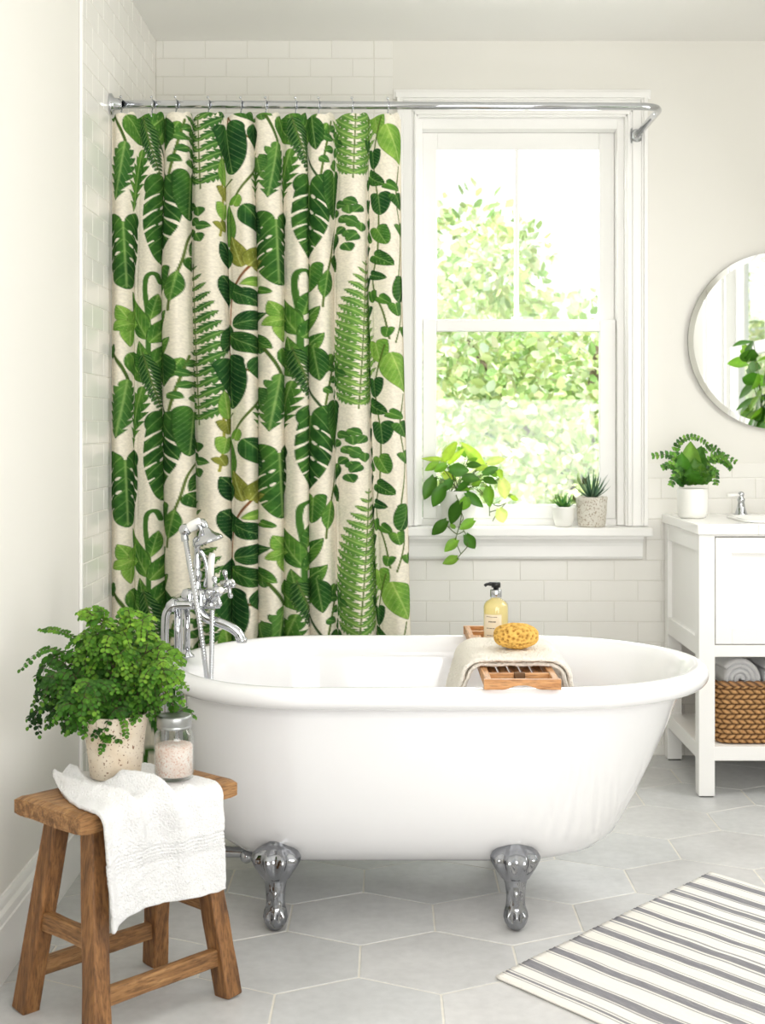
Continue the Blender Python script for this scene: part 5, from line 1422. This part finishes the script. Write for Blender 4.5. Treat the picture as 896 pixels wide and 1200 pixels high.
# ------------------------------------------------------------------ striped rug
def make_rug():
    A = Vector((.234, 2.968, 0)); B_ = Vector((.868, 3.664, 0)); d1 = (B_ - A); L1 = d1.length; d1.normalize()
    d2 = Vector((.64, -.768, 0)).normalized(); L2 = 1.5
    cents = [(.040, .008, 1), (.114, .028, 2), (.222, .024, 2), (.322, .030, 2), (.409, .024, 2), (.502, .032, 2), (.598, .020, 2), (.692, .028, 2), (.779, .022, 2), (.866, .026, 2), (.952, .024, 2)]
    grey, white = rgb(134, 133, 139), rgb(238, 235, 228)
    def colf(t):
        x = t * L1; g = 0
        for (c, w_, k) in cents:
            dx = abs(x - c * L1)
            if dx < w_ / 2: g = 1
            if k == 2 and abs(dx - (w_ / 2 + .0085)) < .0028: g = max(g, .85)
            if k == 1 and abs(dx - .012) < .0028: g = max(g, .8)
        return g
    m = MB(); n1, n2 = 420, 110; P, cols = [], []; top = .009
    for i in range(n1 + 1):
        t = i / n1; g = colf(t); row = []
        for j in range(n2 + 1):
            s = j / n2; p = A + d1 * (L1 * t) + d2 * (L2 * s)
            z = top + .0016 * mnoise.noise(Vector((p.x * 9, p.y * 9, 3))) + .0008 * math.sin(t * 300)
            ed = min(t, 1 - t) * L1; z -= .004 * max(0, 1 - ed / .006)
            wob = .002 * mnoise.noise(Vector((t * 3, s * 22, 8)))
            row.append(p + d1 * wob + Vector((0, 0, z)))
            gg = g * (1 - .25 * abs(mnoise.noise(Vector((i * 3.1, j * .9, 2)))))
            cols.append(tuple(white[q] * (1 - gg) + grey[q] * gg for q in range(3)) + (1,))
        P.append(row)
    m.grid(P, col=cols); m.f = [tuple(reversed(f)) for f in m.f]
    base = A + d1 * L1 / 2 + d2 * L2 / 2
    mt = vcol('woven_cotton', .95, bump=.5, bscale=420, spec=.08, bdist=.002, vary=.06, nscale=300)
    o = m.build('striped_rug', mt, base=base)
    md = o.modifiers.new('solid', 'SOLIDIFY'); md.thickness = .006; md.offset = -1
    tag(o, 'white cotton rug with grey stripes lying on the floor tiles', 'rug')
make_rug()

# ------------------------------------------------------------------ plant on the other window's sill (shows in the mirror)
def make_mirror_plant():
    b = Vector((XR - .09, 2.66, RZ0 + .0005)); random.seed(77)
    root = empty('trailing_plant', b, label='leafy green plant standing on the sill of the window seen in the round mirror', cat='potted plant')
    MB().lathe([(0, 0), (.055, 0), (.06, .006), (.075, .15), (.076, .165), (.073, .165), (.07, .15), (0, .148)], n=40).build('pot', M['whitepot'], root)
    soil(root, .07, .148)
    m = MB(); st_ = MB()
    for k in range(26):
        top = Vector((random.uniform(-.08, .03), random.uniform(-.40, .34), random.uniform(.24, .86)))
        p = smoothpath([(0, 0, .15), (top.x * .3, top.y * .3, .15 + (top.z - .15) * .6), tuple(top)], 5); st_.tube(p, .002, 6)
        for i in range(4, len(p), 2):
            d = Vector((random.uniform(-.6, .3), random.uniform(-1, 1), random.uniform(-1, .2))).normalized()
            leaf(m, p[i], p[i] + d * random.uniform(.09, .14), random.uniform(.07, .10), jitter(random.choice([LG['D'], LG['M'], LG['D']]), .2), (-1, .2, .4), .2, .15, n=8)
    m.v = [(min(x, .085), y, z) for x, y, z in m.v]; st_.v = [(min(x, .085), y, z) for x, y, z in st_.v]
    m.build('foliage', M['leaf'], root); st_.build('stems', M['stem'], root)
make_mirror_plant()

# ------------------------------------------------------------------ garden outside
g = MB(); g.add([(-30, YW + .14, -.3), (30, YW + .14, -.3), (30, 45, -.3), (-30, 45, -.3)], [(0, 1, 2, 3)]); g.add([(XR + .12, -20, -.3), (30, -20, -.3), (30, YW + .14, -.3), (XR + .12, YW + .14, -.3)], [(0, 1, 2, 3)])
tag(g.build('ground', M['grass'], smooth=False), kind='structure')
def outdoor_leaf_mat():
    return vcol('garden_leaves', .5, transl=.5, spec=.25, vary=.3, nscale=3)
M['outleaf'] = outdoor_leaf_mat()
def tree(name, label, base, blobs, nleaf, size, pal, trunk, seed):
    random.seed(seed); base = Vector(base)
    root = empty(name, base, label=label, cat='tree' if 'tree' in name else 'shrub', group='trees and shrubs outside the window')
    m = MB(); tot = sum(b[3] ** 2 for b in blobs)
    for (bx, by, bz, r) in blobs:
        for _ in range(int(nleaf * r * r / tot)):
            d = Vector((random.gauss(0, 1), random.gauss(0, 1), random.gauss(0, 1))).normalized() * r * random.uniform(.35, 1.05)
            p = Vector((bx, by, bz)) + d * 1.0
            if p.z + base.z < -.25: continue
            f = (d.normalized() + Vector((random.uniform(-1, 1), random.uniform(-1, 1), random.uniform(-1, .4)))).normalized()
            L = size * random.uniform(.7, 1.3); s = f.cross(Vector((random.uniform(-1, 1), random.uniform(-1, 1), random.uniform(-1, 1)))).normalized()
            nrm = s.cross(f); c = jitter(random.choice(pal), .22); w_ = L * .29
            m.add([p, p + f * L * .35 + s * w_ + nrm * .1 * L, p + f * L * .75 + s * w_ * .8, p + f * L, p + f * L * .75 - s * w_ * .8, p + f * L * .35 - s * w_ + nrm * .1 * L], [(0, 1, 2, 3), (0, 3, 4, 5)], c)
    m.build('foliage', M['outleaf'], root)
    t = MB()
    for path in trunk: t.tube(smoothpath([Vector(p[:3]) for p in path], 5), [path[0][3] + (path[-1][3] - path[0][3]) * i / ((len(path) - 1) * 5) for i in range((len(path) - 1) * 5 + 1)], 10)
    t.build('trunk', M['bark'], root)
PG = [rgb(186, 208, 138), rgb(206, 222, 158), rgb(160, 188, 118), rgb(224, 234, 190)]  # garden palettes whitened, outdoor glare put into the leaf colour
PW = [rgb(238, 244, 214), rgb(246, 248, 234), rgb(208, 224, 160), rgb(226, 236, 190)]
PD = [rgb(138, 168, 112), rgb(158, 184, 128), rgb(118, 150, 100)]
tree('garden_tree', 'leafy green tree with glare-whitened leaves outside the window, nearest the glass', (1.35, 9.2, -.3), [(.1, 0, 1.75, .7), (-.55, .1, 1.5, .7), (.55, .1, 1.45, .65), (-.1, -.3, 1.1, .7), (.75, 0, 2.35, .35), (-.75, .2, 2.1, .5), (-.55, .1, 2.6, .35)], 9000, .085, PG + PW + PW, [[(0, 0, 0, .09), (.03, 0, .8, .07), (0, 0, 1.5, .05), (.1, 0, 2.2, .02)], [(0, 0, .9, .05), (-.4, .1, 1.5, .03), (-.8, .2, 2.1, .012)], [(0, 0, 1.0, .04), (.4, .05, 1.5, .025), (.7, 0, 2.3, .012)]], 5)
tree('garden_tree', 'taller glare-whitened tree farther behind outside the window', (-.15, 13.5, -.3), [(.9, 0, 2.4, .9), (-.2, .2, 2.3, 1.0), (.3, -.2, 1.5, 1.1), (1.9, .4, 1.9, .9), (.9, 0, 3.3, .55)], 4200, .13, PG + PW, [[(0, 0, 0, .14), (.05, 0, 1.3, .11), (.2, 0, 2.2, .06), (.6, 0, 3.0, .02)], [(0, 0, 1.5, .07), (.5, 0, 2.2, .04), (1.0, 0, 2.8, .015)]], 6)
tree('garden_shrub', 'dense darker shrub low outside the window', (1.15, 11.0, -.3), [(0, 0, .8, .85), (.9, .2, .8, .75), (-.9, .1, .75, .75), (.35, -.1, 1.35, .6)], 6500, .10, PD + PG[:1], [[(0, 0, 0, .06), (.1, 0, .5, .04), (.2, 0, 1.0, .015)], [(0, 0, .1, .04), (-.3, 0, .6, .02), (-.5, 0, 1.0, .01)]], 8)
tree('garden_tree', 'green tree outside the side window seen in the mirror', (3.9, -3.6, -.3), [(0, 0, 1.9, .9), (-.6, 1.0, 1.5, .7), (.4, -.9, 1.6, .9), (0, .3, 2.6, .7), (0, -.2, 1.0, .8)], 5200, .10, PG + PW, [[(0, 0, 0, .14), (0, .05, 1.2, .1), (0, 0, 2.6, .03)]], 9)

# ------------------------------------------------------------------ light
wd = bpy.data.worlds.new('World'); scene.world = wd; wd.use_nodes = True
nt = wd.node_tree; bg = nt.nodes['Background']
tc = nt.nodes.new('ShaderNodeTexCoord'); sx = nt.nodes.new('ShaderNodeSeparateXYZ'); nt.links.new(tc.outputs['Generated'], sx.inputs[0])
cr = nt.nodes.new('ShaderNodeValToRGB'); cr.color_ramp.elements[0].position = .46; cr.color_ramp.elements[0].color = (.30, .30, .30, 1)
cr.color_ramp.elements[1].position = .56; cr.color_ramp.elements[1].color = (1, 1, 1, 1)
mr = nt.nodes.new('ShaderNodeMapRange'); mr.inputs['From Min'].default_value = -1; nt.links.new(sx.outputs['Z'], mr.inputs['Value'])
nt.links.new(mr.outputs['Result'], cr.inputs['Fac'])
my = nt.nodes.new('ShaderNodeMapRange'); my.inputs['From Min'].default_value = -1.0; my.inputs['From Max'].default_value = .15; my.inputs['To Min'].default_value = .8
nt.links.new(sx.outputs['Y'], my.inputs['Value'])
vm = nt.nodes.new('ShaderNodeVectorMath'); vm.operation = 'SCALE'; nt.links.new(cr.outputs['Color'], vm.inputs[0]); nt.links.new(my.outputs['Result'], vm.inputs['Scale'])
nt.links.new(vm.outputs['Vector'], bg.inputs['Color'])
bg.inputs['Strength'].default_value = 1.5
def area(name, loc, target, sx_, sy_, power, col=(1, 1, 1)):
    l = bpy.data.lights.new(name, 'AREA'); l.shape = 'RECTANGLE'; l.size = sx_; l.size_y = sy_; l.energy = power; l.color = col
    o = bpy.data.objects.new(name, l); COL.objects.link(o); o.location = loc
    o.rotation_euler = (Vector(target) - Vector(loc)).to_track_quat('-Z', 'Y').to_euler(); return o
sun = bpy.data.lights.new('sun', 'SUN'); sun.energy = 7.0; sun.angle = .05; so = bpy.data.objects.new('sun', sun); COL.objects.link(so)
so.rotation_euler = Vector((.22, .62, -.75)).to_track_quat('-Z', 'Y').to_euler()
area('side_window_light', (XR - .15, 3.75, 1.7), (-.4, 3.0, .4), .8, 1.4, 26, (1, .99, .975))
area('window_light', (.49, YW + .55, 2.1), (.1, 2.6, .3), .9, 1.1, 30, (1, 1, .99))
area('room_fill', (.9, -.1, 2.4), (.0, 3.6, .7), 1.8, .9, 17, (1, .993, .985))
area('ceiling_bounce', (.6, 1.0, 1.0), (.5, 3.0, 2.6), 1.6, 1.0, 46, (1, .99, .985))

# ------------------------------------------------------------------ camera and view
cam = bpy.data.cameras.new('camera'); co = bpy.data.objects.new('camera', cam); COL.objects.link(co)
co.location = (0, 0, CAMZ); co.rotation_euler = (PI / 2, 0, 0)
cam.sensor_fit = 'HORIZONTAL'; cam.sensor_width = 36; cam.lens = FPX / 896 * 36
cam.shift_x = (448 - CX0) / 896; cam.shift_y = -(600 - CY0) / 896
cam.clip_start = .05
cam.dof.use_dof = True; cam.dof.focus_distance = 3.5; cam.dof.aperture_fstop = 9.0
scene.camera = co
scene.view_settings.view_transform = 'Standard'; scene.view_settings.look = 'None'
scene.view_settings.exposure = -0.12; scene.view_settings.gamma = 1.0
scene.cycles.use_denoising = True
scene.cycles.max_bounces = 12; scene.cycles.diffuse_bounces = 6; scene.cycles.glossy_bounces = 5; scene.cycles.transparent_max_bounces = 16
scene.cycles.caustics_reflective = False; scene.cycles.caustics_refractive = False
